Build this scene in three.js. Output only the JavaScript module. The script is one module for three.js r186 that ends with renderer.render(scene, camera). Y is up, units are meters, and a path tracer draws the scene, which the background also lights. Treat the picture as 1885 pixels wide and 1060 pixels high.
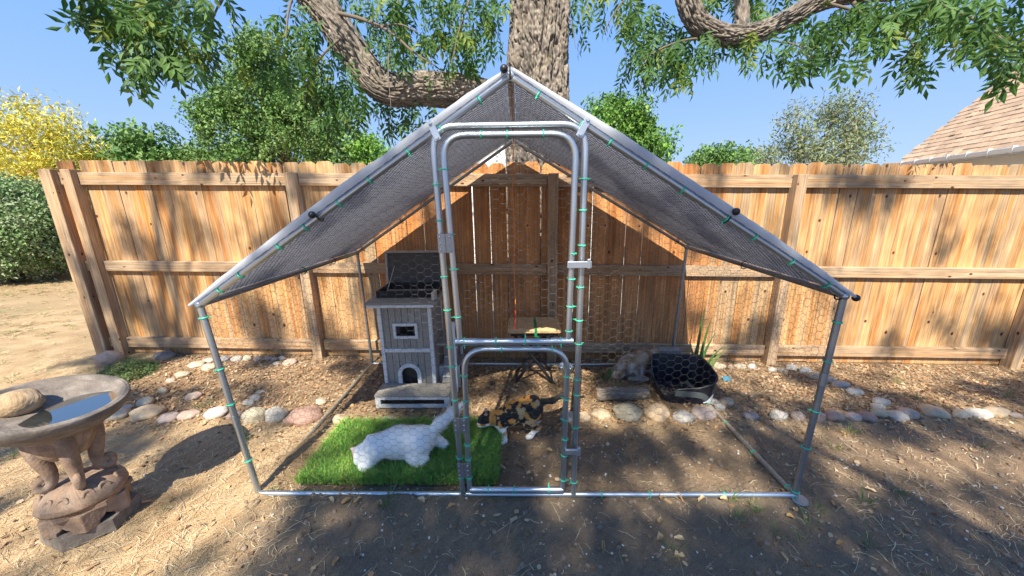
import * as THREE from 'three';
import { mergeGeometries, mergeVertices } from 'three/addons/utils/BufferGeometryUtils.js';
import { RoundedBoxGeometry } from 'three/addons/geometries/RoundedBoxGeometry.js';
import { MarchingCubes } from 'three/addons/objects/MarchingCubes.js';
import { ImprovedNoise } from 'three/addons/math/ImprovedNoise.js';

// ---------------------------------------------------------------- camera, sky, sun, exposure
const scene = new THREE.Scene();
const camera = new THREE.PerspectiveCamera(77.9, 1885 / 1060, 0.05, 900);
camera.rotation.order = 'YXZ';
camera.position.set(0, 1.52, 0);
camera.rotation.set(-0.2422, 0.0261, -0.0173);
camera.updateMatrixWorld(true);

const SKY_GAIN = 0.56, EXPOSURE = 2.8;
{
  const w = 256, h = 256, d = new Float32Array(w * h * 4);
  for (let j = 0; j < h; j++) {
    const el = ((j + .5) / h - .5) * Math.PI, e = Math.max(0, Math.sin(el));
    const t = 1 - Math.exp(-e * 3.6);
    let c = [.40 + (.092 - .40) * t, .53 + (.268 - .53) * t, .70 + (.68 - .70) * t];
    if (el < 0) c = [.34, .32, .28];
    for (let i = 0; i < w; i++) { const o = (j * w + i) * 4; d[o] = c[0] * SKY_GAIN; d[o + 1] = c[1] * SKY_GAIN; d[o + 2] = c[2] * SKY_GAIN; d[o + 3] = 1; }
  }
  const t = new THREE.DataTexture(d, w, h, THREE.RGBAFormat, THREE.FloatType);
  t.mapping = THREE.EquirectangularReflectionMapping; t.magFilter = t.minFilter = THREE.LinearFilter; t.needsUpdate = true;
  scene.background = t; scene.environment = t;
}
const SUN = new THREE.Vector3(-0.18, 1.2, 0.98).normalize();
const sun = new THREE.DirectionalLight(new THREE.Color().setRGB(1, .92, .77), 4.0);
sun.name = 'sun_light'; sun.target.position.set(0, 0, -2); sun.position.copy(SUN).multiplyScalar(30).add(sun.target.position);
sun.castShadow = true; sun.shadow.mapSize.set(4096, 4096); sun.shadow.radius = .7;
Object.assign(sun.shadow.camera, { left: -14, right: 14, top: 14, bottom: -14, near: 1, far: 70 });
scene.add(sun, sun.target);
const renderer = new THREE.WebGLRenderer({ antialias: true });
renderer.toneMapping = THREE.LinearToneMapping; renderer.toneMappingExposure = EXPOSURE;
renderer.shadowMap.enabled = true;

// ---------------------------------------------------------------- helpers
let seed = 7;
function mul(a) { return () => { a |= 0; a = a + 0x6D2B79F5 | 0; let t = Math.imul(a ^ a >>> 15, 1 | a); t = t + Math.imul(t ^ t >>> 7, 61 | t) ^ t; return ((t ^ t >>> 14) >>> 0) / 4294967296; }; }
let rnd = mul(seed);
const rr = (a, b) => a + (b - a) * rnd();
const IN = new ImprovedNoise();
const n3 = (x, y, z) => IN.noise(x, y, z);
const fbm = (x, y, z, o = 4) => { let s = 0, a = .5, f = 1; for (let i = 0; i < o; i++) { s += a * n3(x * f + 17.3 * i, y * f + 5.1 * i, z * f); a *= .5; f *= 2.03; } return s; };
const sst = (a, b, x) => { const t = Math.min(1, Math.max(0, (x - a) / (b - a))); return t * t * (3 - 2 * t); };
const lerp = (a, b, t) => a + (b - a) * t;
const V = (x, y, z) => new THREE.Vector3(x, y, z);
const lin = (r, g, b) => new THREE.Color().setRGB(r, g, b);
const IW = 1885, IH = 1060, FP = 655.5;
function ray(u, v) { return V((u - IW / 2) / FP, -(v - IH / 2) / FP, -1).applyQuaternion(camera.quaternion); }
function zp(u, v, z) { const d = ray(u, v); return camera.position.clone().addScaledVector(d, z / d.z); }
function gp(u, v, h = 0) { const d = ray(u, v); return camera.position.clone().addScaledVector(d, (h - 1.52) / d.y); }
const used = new Map();
function numbered(n) { const k = used.get(n) || 0; used.set(n, k + 1); return k ? `${n}_${String(k).padStart(3, '0')}` : n; }
function sh(m) { m.castShadow = m.receiveShadow = true; return m; }
function mesh(name, geo, mat, parent) { const m = sh(new THREE.Mesh(geo, mat)); m.name = name; if (parent) parent.add(m); return m; }
function thing(name, label, category, pos = [0, 0, 0], group) { const g = new THREE.Group(); g.name = numbered(name); g.position.set(...pos); g.userData = { label, category }; if (group) g.userData.group = group; scene.add(g); return g; }
function single(name, geo, mat, label, category, group) { const m = mesh(numbered(name), geo, mat, scene); m.userData = { label, category }; if (group) m.userData.group = group; return m; }
function stuff(m, label, category) { m.userData.kind = 'stuff'; if (label) { m.userData.label = label; m.userData.category = category; } return m; }
function std(o) { return new THREE.MeshStandardMaterial(Object.assign({ roughness: .85, metalness: 0, side: THREE.DoubleSide }, o)); }
function phys(o) { return new THREE.MeshPhysicalMaterial(Object.assign({ roughness: .85, metalness: 0, side: THREE.DoubleSide }, o)); }
function box(w, h, d, x = 0, y = 0, z = 0, r = 0) { const g = r ? new RoundedBoxGeometry(w, h, d, 1, Math.min(r, w / 2.1, h / 2.1, d / 2.1)) : new THREE.BoxGeometry(w, h, d); g.translate(x, y, z); return g; }
function tube(pts, r, seg, rad = 10, tension = .0, curved = false) {
  let c;
  if (curved) c = new THREE.CatmullRomCurve3(pts, false, 'catmullrom', .5);
  else { c = new THREE.CurvePath(); for (let i = 0; i + 1 < pts.length; i++) c.add(new THREE.LineCurve3(pts[i], pts[i + 1])); }
  return new THREE.TubeGeometry(c, seg || (pts.length - 1) * (curved ? 6 : 1), r, rad, false);
}
function cyl(a, b, r, r2 = r, rad = 10, open = false) {
  const d = b.clone().sub(a), g = new THREE.CylinderGeometry(r2, r, d.length(), rad, 1, open);
  g.applyQuaternion(new THREE.Quaternion().setFromUnitVectors(V(0, 1, 0), d.clone().normalize()));
  g.translate((a.x + b.x) / 2, (a.y + b.y) / 2, (a.z + b.z) / 2); return g;
}
// rounded polyline: straight runs with arc corners
function roundedPath(pts, rads, n = 7) {
  const out = [pts[0].clone()];
  for (let i = 1; i + 1 < pts.length; i++) {
    const p = pts[i], a = pts[i - 1].clone().sub(p).normalize(), b = pts[i + 1].clone().sub(p).normalize(), r = rads;
    const A = p.clone().addScaledVector(a, r), B = p.clone().addScaledVector(b, r);
    for (let k = 0; k <= n; k++) { const t = k / n; out.push(A.clone().multiplyScalar((1 - t) * (1 - t)).addScaledVector(p, 2 * t * (1 - t)).addScaledVector(B, t * t)); }
  }
  out.push(pts[pts.length - 1].clone()); return out;
}
// sweep with smooth joints along a list of points
function sweep(pts, rad, nr = 10, capped = true) {
  const P = [], Nn = [], idx = [], R = typeof rad === 'function' ? rad : () => rad;
  let nrm = null;
  for (let i = 0; i < pts.length; i++) {
    const t = (pts[Math.min(i + 1, pts.length - 1)]).clone().sub(pts[Math.max(0, i - 1)]).normalize();
    if (!nrm) { nrm = Math.abs(t.y) < .9 ? V(0, 1, 0) : V(1, 0, 0); }
    nrm = nrm.clone().addScaledVector(t, -nrm.dot(t)).normalize();
    const bn = t.clone().cross(nrm);
    for (let k = 0; k <= nr; k++) { const a = k / nr * Math.PI * 2, q = nrm.clone().multiplyScalar(Math.cos(a)).addScaledVector(bn, Math.sin(a)); const r = R(i / (pts.length - 1), a); P.push(pts[i].x + q.x * r, pts[i].y + q.y * r, pts[i].z + q.z * r); Nn.push(q.x, q.y, q.z); }
    if (i) for (let k = 0; k < nr; k++) { const a = (i - 1) * (nr + 1) + k, b = a + nr + 1; idx.push(a, a + 1, b, a + 1, b + 1, b); }
  }
  if (capped) for (const e of [0, pts.length - 1]) { const c = P.length / 3; P.push(pts[e].x, pts[e].y, pts[e].z); Nn.push(0, 0, 1); for (let k = 0; k < nr; k++) idx.push(c, e * (nr + 1) + k, e * (nr + 1) + k + 1); }
  const g = new THREE.BufferGeometry(); g.setAttribute('position', new THREE.Float32BufferAttribute(P, 3)); g.setAttribute('normal', new THREE.Float32BufferAttribute(Nn, 3)); g.setAttribute('uv', new THREE.Float32BufferAttribute(new Float32Array(P.length / 3 * 2), 2)); g.setIndex(idx); return g;
}
function merge(list) { return mergeGeometries(list.map(g => { const q = g.index ? g.toNonIndexed() : g; for (const k of Object.keys(q.attributes)) if (!['position', 'normal', 'uv'].includes(k)) q.deleteAttribute(k); if (!q.attributes.uv) q.setAttribute('uv', new THREE.Float32BufferAttribute(new Float32Array(q.attributes.position.count * 2), 2)); return q; })); }
function tex(w, h, fn, srgb = true, rep = true) {
  const d = new Uint8Array(w * h * 4);
  for (let j = 0; j < h; j++) for (let i = 0; i < w; i++) { const c = fn(i / w, j / h, i, j), o = (j * w + i) * 4; d[o] = c[0] * 255; d[o + 1] = c[1] * 255; d[o + 2] = c[2] * 255; d[o + 3] = 255; }
  const t = new THREE.DataTexture(d, w, h, THREE.RGBAFormat); if (srgb) t.colorSpace = THREE.SRGBColorSpace;
  t.magFilter = THREE.LinearFilter; t.minFilter = THREE.LinearMipmapLinearFilter; t.generateMipmaps = true; if (rep) t.wrapS = t.wrapT = THREE.RepeatWrapping; t.needsUpdate = true; return t;
}
const cl = x => Math.min(1, Math.max(0, x));
const mix3 = (a, b, t) => [lerp(a[0], b[0], t), lerp(a[1], b[1], t), lerp(a[2], b[2], t)];
function inst(name, geo, mat, list, parent) {   // list of {m:Matrix4, c:Color}
  const im = new THREE.InstancedMesh(geo, mat, list.length); im.name = name; sh(im);
  list.forEach((l, i) => { im.setMatrixAt(i, l.m); if (l.c) im.setColorAt(i, l.c); });
  im.instanceMatrix.needsUpdate = true; parent.add(im); return im;
}
const M4 = (p, q, s) => new THREE.Matrix4().compose(p, q, s);
const eul = (x, y, z) => new THREE.Quaternion().setFromEuler(new THREE.Euler(x, y, z));

// ---------------------------------------------------------------- materials
function woodTex(sd, pale, warm, streak, knots) {
  const ks = []; const r = mul(sd * 77 + 3);
  for (let k = 0; k < knots; k++) ks.push([r(), r(), .05 + r() * .05]);
  const sx = r() * .6 + .2;
  return tex(128, 768, (u, v) => {
    let du = 0, kn = 0;
    for (const [ku, kv, kr] of ks) { const dx = (u - ku), dy = (v - kv) * 12, q = Math.exp(-(dx * dx * 60 + dy * dy * 9)); du += dx * q * 1.4; kn = Math.max(kn, 1 - Math.hypot(dx / kr, dy / kr / 1.3)); }
    const uu = u - du * .8 + .05 * n3(v * 3, sd, 1);
    const g1 = n3(uu * 9 + sd * 3, v * 1.2, sd), g2 = n3(uu * 40, v * 4, sd + 9), g3 = n3(uu * 110, v * 14, sd + 4);
    const st = cl((fbm(uu * 3 + sd, v * 2.1, sd + 2.5, 3) * 1.9 + .25 - Math.abs(u - sx) * .5) * streak);
    let c = mix3(pale, warm, cl(st * 1.25));
    const l = 1 + g1 * .20 + g2 * .26 + g3 * .24 + .22 * fbm(u * 2 + sd, v * 9, sd, 4);
    c = [c[0] * l, c[1] * l * (1 + g2 * .02), c[2] * l];
    if (kn > 0) c = mix3(c, [.30, .17, .09], cl(kn * 2.2));
    const sp = n3(u * 30 + sd, v * 160, 3); if (sp > .62) c = mix3(c, [.3, .22, .16], .5);
    return c.map(cl);
  });
}
const bumpWood = tex(128, 512, (u, v) => { const g = .5 + n3(u * 40, v * 4, 2) * .5 + n3(u * 90, v * 8, 5) * .25; return [cl(g), cl(g), cl(g)]; }, false);
const PALE = [[.70, .56, .40], [.65, .525, .39], [.72, .57, .40], [.62, .52, .40]], WARM = [[.68, .45, .22], [.60, .39, .19], [.67, .47, .25]];
const picketMats = [];
for (let i = 0; i < 12; i++) picketMats.push(std({ map: woodTex(i + 1, PALE[i % 4], WARM[i % 3], .75 + .5 * ((i * 7) % 5) / 4, [1, 2, 3, 1][i % 4]), bumpMap: bumpWood, bumpScale: .0012, roughness: .8 }));
// boards of the middle bays are less bleached
for (let i = 0; i < 6; i++) picketMats.push(std({ map: woodTex(i + 31, [.72, .51, .32], [.63, .40, .19], .9, [1, 0, 2][i % 3]), bumpMap: bumpWood, bumpScale: .0012, roughness: .8 }));
const railMats = [0, 1, 2].map(i => std({ map: woodTex(i + 51, [.645, .55, .445], [.64, .46, .28], .55, 3), bumpMap: bumpWood, bumpScale: .0012 }));
const steel = std({ color: lin(.50, .555, .61), metalness: .92, roughness: .36, bumpMap: tex(128, 128, (u, v) => { const q = cl(.5 + fbm(u * 8, v * 8, 3, 3)); return [q, q, q]; }, false), bumpScale: .0003 });
const steelDull = std({ color: lin(.33, .35, .38), metalness: .85, roughness: .45 });
const wireMat = std({ color: lin(.10, .10, .10), metalness: .3, roughness: .6 });
const zipMat = std({ color: lin(.05, .58, .36), roughness: .45 });
const blackMat = std({ color: lin(.012, .012, .014), roughness: .45 });

// ---------------------------------------------------------------- ground
const sodX0 = -1.23, sodX1 = -.155, sodZ0 = -1.625, sodZ1 = -2.135;
function ghRaw(x, z) {
  let y = -.0215 * Math.max(-6, Math.min(6, x)) * sst(2.3, 3.1, -z);
  y += .030 * Math.exp(-(((x + .86) / .5) ** 2) * .9 - ((z + 1.53) / .09) ** 2) * .7;          // loose soil heaped on the buried end of the front rail
  y += .04 * Math.exp(-(((x + 1.44) / .07) ** 2) - ((z + 1.82) / .36) ** 2);
  y -= .05 * Math.exp(-(((x + 1.31) / .05) ** 2) - ((z + 1.82) / .25) ** 2);                      // shallow trench between rail and turf
  y += .012 * fbm(x * 1.1, 3, z * 1.1, 3);
  return y;
}
function gh(x, z) { return ghRaw(x, z) + .012 * fbm(x * 7, 1, z * 7, 3); }
{
  const ax = (lo, hi, st, far) => { const a = []; for (let x = lo; x <= hi + 1e-6; x += st) a.push(x); let s = st, x = hi; while (x < far) { s *= 1.22; x += s; a.push(x); } s = st; x = lo; while (x > -far) { s *= 1.22; x -= s; a.unshift(x); } return a; };
  const X = ax(-5, 5, .026, 420), Z = ax(-3.9, -.4, .026, 420), P = [], C = [], U = [], I = [];
  for (const z of Z) for (const x of X) {
    const clod = fbm(x * 26, 2, z * 26, 2);
    const near = Math.hypot(x, z + 2) < 9;
    P.push(x, near ? gh(x, z) + clod * .011 : ghRaw(x, z), z); U.push(x, z);
    const w = fbm(x * 1.3, 9, z * 1.3, 4), w2 = fbm(x * 5, 4, z * 5, 3);
    // zones: dark worked soil in front and round the turf, straw-coloured dry ground at left, mulch towards the fence
    let soil = sst(-1.45, -1.05, x + .25 * w + .1 * w2) * sst(-2.35, -2.0, z + .25 * w);
    const front = sst(-1.75, -1.5, z + .15 * w2);
    const mulch = sst(2.05, 2.5, -z + .3 * w) * sst(-3.6, -3.2, x) ;
    let c = mix3([.40, .27, .145], [.56, .415, .245], cl(.5 + w2 * 2.2));                         // dry tan ground
    c = mix3(c, [.40, .275, .155], cl(.45 + w * 1.8) * .6);
    if (x < -3) { const pt = fbm(x * .9, 21, z * .9, 4), gt = fbm(x * 4, 25, z * 4, 4); c = mix3(c, [.33, .245, .13], cl(.35 + pt * 2.4) * .7 * sst(-3, -3.8, x)); c = mix3(c, [.27, .27, .13], cl(gt * 3.2 - .5) * .75); }
    c = mix3(c, [.26, .165, .095], mulch * .8);
    c = mix3(c, mix3([.22, .155, .102], [.165, .130, .100], front), soil * (.82 + .3 * w2));
    if (x > 1.5) c = mix3(c, [.24, .165, .105], sst(1.5, 2.6, x + .6 * w) * soil * .8);
    if (z < -3.6 && x > -4.2) c = mix3(c, [.58, .56, .52], sst(-4.2, -3.6, x) * sst(3.6, 4, -z) * (1 - sst(9, 11, -z)));
    const n = 1 + .5 * fbm(x * 40, 7, z * 40, 2);
    C.push(c[0] * n, c[1] * n, c[2] * n);
  }
  const nx = X.length; for (let j = 0; j + 1 < Z.length; j++) for (let i = 0; i + 1 < nx; i++) { const a = j * nx + i; I.push(a, a + nx, a + 1, a + 1, a + nx, a + nx + 1); }
  const g = new THREE.BufferGeometry(); g.setAttribute('position', new THREE.Float32BufferAttribute(P, 3)); g.setAttribute('color', new THREE.Float32BufferAttribute(C, 3)); g.setAttribute('uv', new THREE.Float32BufferAttribute(U, 2)); g.setIndex(I); g.computeVertexNormals();
  const per = (u, v, f, z) => { const a = u * Math.PI * 2, b = v * Math.PI * 2; return n3(Math.cos(a) * f + 3 + z, Math.sin(a) * f + Math.cos(b) * f * 1.31, Math.sin(b) * f - z); };
  const grain = tex(1024, 1024, (u, v) => { let l = .93 + .10 * per(u, v, 14, 1) + .26 * per(u, v, 45, 2) + .32 * per(u, v, 110, 5); const s = per(u, v, 70, 9); if (s > .5) l += .25; l = cl(l); return [l, l * .985, l * .96]; });
  const gb = tex(1024, 1024, (u, v) => { const q = cl(.5 + .08 * per(u, v, 14, 1) + .4 * per(u, v, 45, 2) + .4 * per(u, v, 110, 5)); return [q, q, q]; }, false);
  grain.repeat.set(.9, .9); gb.repeat.set(.9, .9);
  const m = mesh('ground', g, std({ vertexColors: true, map: grain, bumpMap: gb, bumpScale: .006, roughness: .96 }), scene);
  m.userData.kind = 'structure';
}

// ---------------------------------------------------------------- fence
const fy = x => -.0215 * x;
const fence = thing('wooden_fence', 'tall weathered wooden plank fence with three rails behind the wire run', 'fence', [0, 0, -3.2]);
{
  const pk = (w, top, clip, bow = 0) => {
    const s = new THREE.Shape(), h = w / 2; s.moveTo(-h, .01); s.lineTo(h, .01); s.lineTo(h + bow, top - clip); s.lineTo(h - clip * .9, top); s.lineTo(-h + clip * .9, top); s.lineTo(-h + bow, top - clip);
    const g = new THREE.ExtrudeGeometry(s, { depth: .018, bevelEnabled: true, bevelThickness: .0015, bevelSize: .0015, bevelSegments: 1 }), uv = g.attributes.uv, p = g.attributes.position;
    for (let i = 0; i < uv.count; i++) uv.setXY(i, p.getX(i) / .16 + .5, p.getY(i) / 1.9); return g;
  };
  const wide = [], tight = [], flat = [];
  for (let i = 0; i < 4; i++) { wide.push(pk(.1415 + i * .001, 1.826 + (i % 3) * .006, .03, (i - 1.5) * .001)); tight.push(pk(.1465 + i * .0008, 1.824 + (i % 3) * .007, .028, (i - 1.5) * .0008)); flat.push(pk(.147 + i * .0008, 1.835 + (i % 2) * .006, .006)); }
  for (let i = 0, x = -3.83; x < 5.3; i++, x += .1515) {
    const mid = x > -1.35 && x < 1.75, far = x < -2.55;
    const geo = (mid ? wide : far ? flat : tight)[i % 4];
    const m = mesh('picket', geo, mid ? picketMats[12 + Math.floor(rnd() * 6)] : picketMats[Math.floor(rnd() * 12)], fence);
    m.position.set(x + rr(-.002, .002), fy(x) + rr(-.004, .004), -.064 + rr(-.002, .002)); m.rotation.z = rr(-.0035, .0035);
    if (rnd() < .5) { m.rotation.y = Math.PI; m.position.z += .018; }
  }
  const railGeo = (len, h) => { const g = box(len, h, .038, 0, 0, 0, .004), uv = g.attributes.uv, p = g.attributes.position; for (let i = 0; i < uv.count; i++) uv.setXY(i, p.getY(i) / .12 + .5 + p.getZ(i), p.getX(i) / 1.9); return g; };
  const posts = [-4.13, -3.945, -1.98, .285, 2.36, 4.61];
  const postGeo = (() => { const g = box(.088, 1.86, .088, 0, .93 - .12, 0, .005), uv = g.attributes.uv, p = g.attributes.position; for (let i = 0; i < uv.count; i++) uv.setXY(i, (p.getX(i) + p.getZ(i)) / .14 + .5, p.getY(i) / 1.9); return g; })();
  posts.forEach((x, i) => { const m = mesh('post', postGeo, railMats[i % 3], fence); m.position.set(x, fy(x) + (i < 2 ? .02 : 0), .003); if (i === 0) m.scale.x = 1.25; });
  const bays = [[-4.083, -3.992], [-3.9, -2.026], [-1.934, .239], [.331, 2.314], [2.406, 4.564], [4.656, 5.4]];
  bays.forEach(([a, b], k) => [[1.684, .106], [.9, .096], [.135, .1]].forEach(([y, h], j) => {
    const len = b - a - .003, m = mesh('rail', railGeo(len, h), railMats[(k + j) % 3], fence), c = (a + b) / 2;
    m.position.set(c, y + fy(c), -.0225); m.rotation.z = Math.atan(-.0215) + rr(-.001, .001);
  }));
  // a board closing the gap between the two end posts, on the far side
  const m = mesh('picket', flat[0], picketMats[14], fence); m.position.set(-4.04, fy(-4), -.066);
}
{ // fence of the yard beyond, seen over the shrub
  const f = thing('far_fence', 'low grey plank fence far behind the clipped green shrub', 'fence', [-12.6, 0, -9.3]);
  const g = new THREE.BoxGeometry(.175, 1.95, .02), g2 = new THREE.BoxGeometry(6.4, .09, .04);
  for (let i = 0; i < 34; i++) { const m = mesh('picket', g, picketMats[i % 12], f); m.position.set(-3.1 + i * .186, .975 + rr(-.015, .015) - i * .012, 0); }
  for (const y of [.35, 1.65]) { const m = mesh('rail', g2, railMats[0], f); m.position.set(0, y - .2, .032); m.rotation.z = -.064; }
}
// ---------------------------------------------------------------- wire run (frame, roof, doors, netting)
const run = thing('wire_pet_run', 'walk-in galvanised tube and wire pet run with grey pitched tarp roof', 'pet run', [0, 0, -1.564]);
const ZF = 0, ZR = -1.529;
const A = { pf: V(-.032, 1.995, ZF), pr: V(-.047, 1.985, ZR), lf: V(-1.5, 1.07, ZF), lr: V(-1.44, 1.092, ZR), rf: V(1.437, 1.08, ZF), rrr: V(1.43, 1.1, ZR), lbf: V(-1.422, .015, ZF), rbf: V(1.402, .012, ZF), lbr: V(-1.425, .03, ZR), rbr: V(1.39, 0, ZR) };
{
  const T = (name, pts, r, m = steel) => mesh(name, sweep(pts, r, 12), m, run);
  const sub = (a, b, n) => { const o = []; for (let i = 0; i <= n; i++) o.push(a.clone().lerp(b, i / n)); return o; };
  const R = .0148;
  const gab = (p, e) => roundedPath([p.clone().add(V(0, 0, 0)), e], .1);
  T('front_gable_rail', [A.lf, A.lf.clone().lerp(A.pf, .3), A.lf.clone().lerp(A.pf, .66), A.lf.clone().lerp(A.pf, .985), A.pf.clone().add(V(0, -.004, 0))], R);
  T('front_gable_rail', [A.rf, A.rf.clone().lerp(A.pf, .3), A.rf.clone().lerp(A.pf, .66), A.rf.clone().lerp(A.pf, .985), A.pf.clone().add(V(.001, -.006, 0))], R);
  T('rear_gable_rail', [A.lr, A.pr], R * .85, steelDull); T('rear_gable_rail', [A.rrr, A.pr], R * .85, steelDull);
  T('eave_rail', [A.lf, A.lr], R, steelDull); T('eave_rail', [A.rf, A.rrr], R, steelDull);
  T('ridge_pole', [A.pf.clone().add(V(0, -.012, 0)), A.pr.clone().add(V(0, -.012, 0))], R);
  T('corner_post', [A.lbf, A.lf], R); T('corner_post', [A.rbf, A.rf], R, steelDull);
  T('corner_post', [A.lbr, A.lr], R * .85, steelDull); T('corner_post', [A.rbr, A.rrr], R * .85, steelDull);
  T('base_rail', [A.lbf.clone().setY(.012), A.rbf.clone().setY(.014)], .0145); T('base_rail', [A.lbr, A.rbr], .0135);
  T('base_rail', [A.lbf.clone().setY(.012), A.lbr], .0135, std({ color: lin(.36, .33, .27), metalness: .5, roughness: .6 })); T('base_rail', [A.rbf.clone().setY(.014), A.rbr], .0135, std({ color: lin(.40, .36, .29), metalness: .5, roughness: .6 }));
  for (const p of [A.lf, A.rf, A.lr, A.rrr, A.pf, A.pr]) { const g = new THREE.SphereGeometry(.0205, 12, 8); const m = mesh('corner_elbow', g, p.z < -.5 ? steelDull : steel, run); m.position.copy(p); }
  { const g = new THREE.CylinderGeometry(.036, .04, .006, 20); const m = mesh('foot_plate', g, steelDull, run); m.position.set(1.415, gh(1.415, -1.57) + .006, .02); }
  // sleeves where tubes join
  for (const [a, b, t] of [[A.lbf, A.lf, .42], [A.rbf, A.rf, .62], [A.lf, A.pf, .5], [A.rf, A.pf, .5]]) { const c = a.clone().lerp(b, t), d = b.clone().sub(a).normalize(); mesh('tube_sleeve', cyl(c.clone().addScaledVector(d, -.03), c.clone().addScaledVector(d, .03), R + .0018, R + .0018, 12), steel, run); }

  // roof tarp
  const tarpOut = phys({ color: lin(.66, .70, .77), roughness: .9, transmission: .55, thickness: 0 });
  const tarpIn = phys({ color: lin(.58, .58, .63), roughness: .95, transmission: .5, thickness: 0, bumpMap: tex(256, 256, (u, v) => { const q = cl(.5 + fbm(u * 6, v * 30, 3, 3)); return [q, q, q]; }, false), bumpScale: .002 });
  const lift = (a, b, s) => .021 + .016 * Math.pow(Math.sin(Math.PI * Math.min(1, a * 1.02)), .8) * (1 - .35 * b) + .010 * Math.max(0, .4 + fbm(a * 5 + s * 9, b * 3, 2, 3)) * Math.min(1, a * 8) * Math.min(1, (1 - a) * 8) + .006 * fbm(a * 16, b * 5 + s, 7, 2);
  const slope = (s, a, b, l) => {
    const e = (s < 0 ? A.lf.clone().lerp(A.lr, b) : A.rf.clone().lerp(A.rrr, b)), p = A.pf.clone().lerp(A.pr, b);
    const q = p.lerp(e, a), n = V(s * .53, .848, 0); q.addScaledVector(n, l); q.z += .022 * (1 - 2 * b); return q;
  };
  const surf = (f, nu, nv) => { const P = [], U = [], I = []; for (let j = 0; j <= nv; j++) for (let i = 0; i <= nu; i++) { const q = f(i / nu, j / nv); P.push(q.x, q.y, q.z); U.push(i / nu, j / nv); } for (let j = 0; j < nv; j++) for (let i = 0; i < nu; i++) { const a = j * (nu + 1) + i; I.push(a, a + nu + 1, a + 1, a + 1, a + nu + 1, a + nu + 2); } const g = new THREE.BufferGeometry(); g.setAttribute('position', new THREE.Float32BufferAttribute(P, 3)); g.setAttribute('uv', new THREE.Float32BufferAttribute(U, 2)); g.setIndex(I); g.computeVertexNormals(); return g; };
  const ridgeL = (a, b, s) => a < .02 ? .02 : lift(a, b, s);
  const outG = [], inG = [];
  for (const s of [-1, 1]) {
    outG.push(surf((a, b) => slope(s, a * 1.012, b, lift(a, b, s) + .0025), 60, 40));
    inG.push(surf((a, b) => slope(s, a * 1.01, b, lift(a, b, s)), 60, 40));
    // hem folded down over the gable rail
    outG.push(surf((a, t) => { const q = slope(s, a * 1.012, 0, lift(a, 0, s) * (1 - t) + .010 * t + .0025 * (1 - t)); q.z += .004 + .005 * Math.sin(t * Math.PI); return q; }, 60, 3));
  }
  outG.push(surf((a, b) => { const L = slope(-1, 0, b, lift(0, b, -1) + .0025), Rr = slope(1, 0, b, lift(0, b, 1) + .0025); const q = L.lerp(Rr, a); q.y += .006 * Math.sin(a * Math.PI); return q; }, 6, 20));
  const tarp = mesh('roof_tarp', merge(outG), tarpOut, run); mesh('tarp_lining', merge(inG), tarpIn, tarp);

  // netting
  function net(name, map, x0, x1, y0, y1, inside, r, a = .046, b = .039, jit = .004, par = run) {
    const P = [], I = [];
    const pt = (x, y) => { const q = map(x + jit * n3(x * 9, y * 9, 1) * 2, y + jit * n3(x * 9, y * 9, 8) * 2); q.z += .005 * n3(x * 5, y * 5, 4); return q; };
    const seg = (ax, ay, bx, by, k = 1) => {
      if (!inside((ax + bx) / 2, (ay + by) / 2)) return;
      const p = pt(ax, ay), q = pt(bx, by), d = q.clone().sub(p).normalize(), u = (Math.abs(d.y) < .8 ? V(0, 1, 0) : V(1, 0, 0)).cross(d).normalize(), w = d.clone().cross(u), o = P.length / 3;
      for (const e of [p, q]) for (let i = 0; i < 3; i++) { const t = i / 3 * 6.2832; P.push(e.x + (u.x * Math.cos(t) + w.x * Math.sin(t)) * r * k, e.y + (u.y * Math.cos(t) + w.y * Math.sin(t)) * r * k, e.z + (u.z * Math.cos(t) + w.z * Math.sin(t)) * r * k); }
      for (let i = 0; i < 3; i++) { const j = (i + 1) % 3; I.push(o + i, o + j, o + 3 + i, o + j, o + 3 + j, o + 3 + i); }
    };
    const ni = Math.ceil((x1 - x0) / (a * .75)) + 1, nj = Math.ceil((y1 - y0) / b) + 1;
    for (let i = 0; i < ni; i++) for (let j = 0; j < nj; j++) {
      const cx = x0 + i * a * .75, cy = y0 + j * b + (i % 2) * b / 2;
      seg(cx - a / 4, cy + b / 2, cx + a / 4, cy + b / 2, 1.45); seg(cx + a / 4, cy + b / 2, cx + a / 2, cy); seg(cx + a / 2, cy, cx + a / 4, cy - b / 2);
    }
    const g = new THREE.BufferGeometry(); g.setAttribute('position', new THREE.Float32BufferAttribute(P, 3)); g.setIndex(I); g.computeVertexNormals();
    return mesh(name, g, wireMat, par);
  }
  const poly = pts => (x, y) => { let c = false; for (let i = 0, j = pts.length - 1; i < pts.length; j = i++) { const [xi, yi] = pts[i], [xj, yj] = pts[j]; if ((yi > y) !== (yj > y) && x < (xj - xi) * (y - yi) / (yj - yi) + xi) c = !c; } return c; };
  const wr = .00055;
  const front = (x, y) => V(x, y, ZF + .006);
  net('wire_netting', front, -1.52, -.3, 0, 1.86, poly([[-1.42, .01], [-.318, .01], [-.35, 1.79], [-1.49, 1.075]]), wr);
  net('wire_netting', front, .25, 1.46, 0, 1.86, poly([[.262, .01], [1.4, .01], [1.435, 1.08], [.268, 1.8]]), wr);
  net('wire_netting', front, -.35, .27, 1.8, 2.0, poly([[-.33, 1.815], [.25, 1.815], [-.03, 1.99]]), wr);
  const side = (e0, e1, b0, b1) => (x, y) => { const t = -x / 1.529, q = b0.clone().lerp(b1, t).lerp(e0.clone().lerp(e1, t), y / 1.08); return q; };
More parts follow.
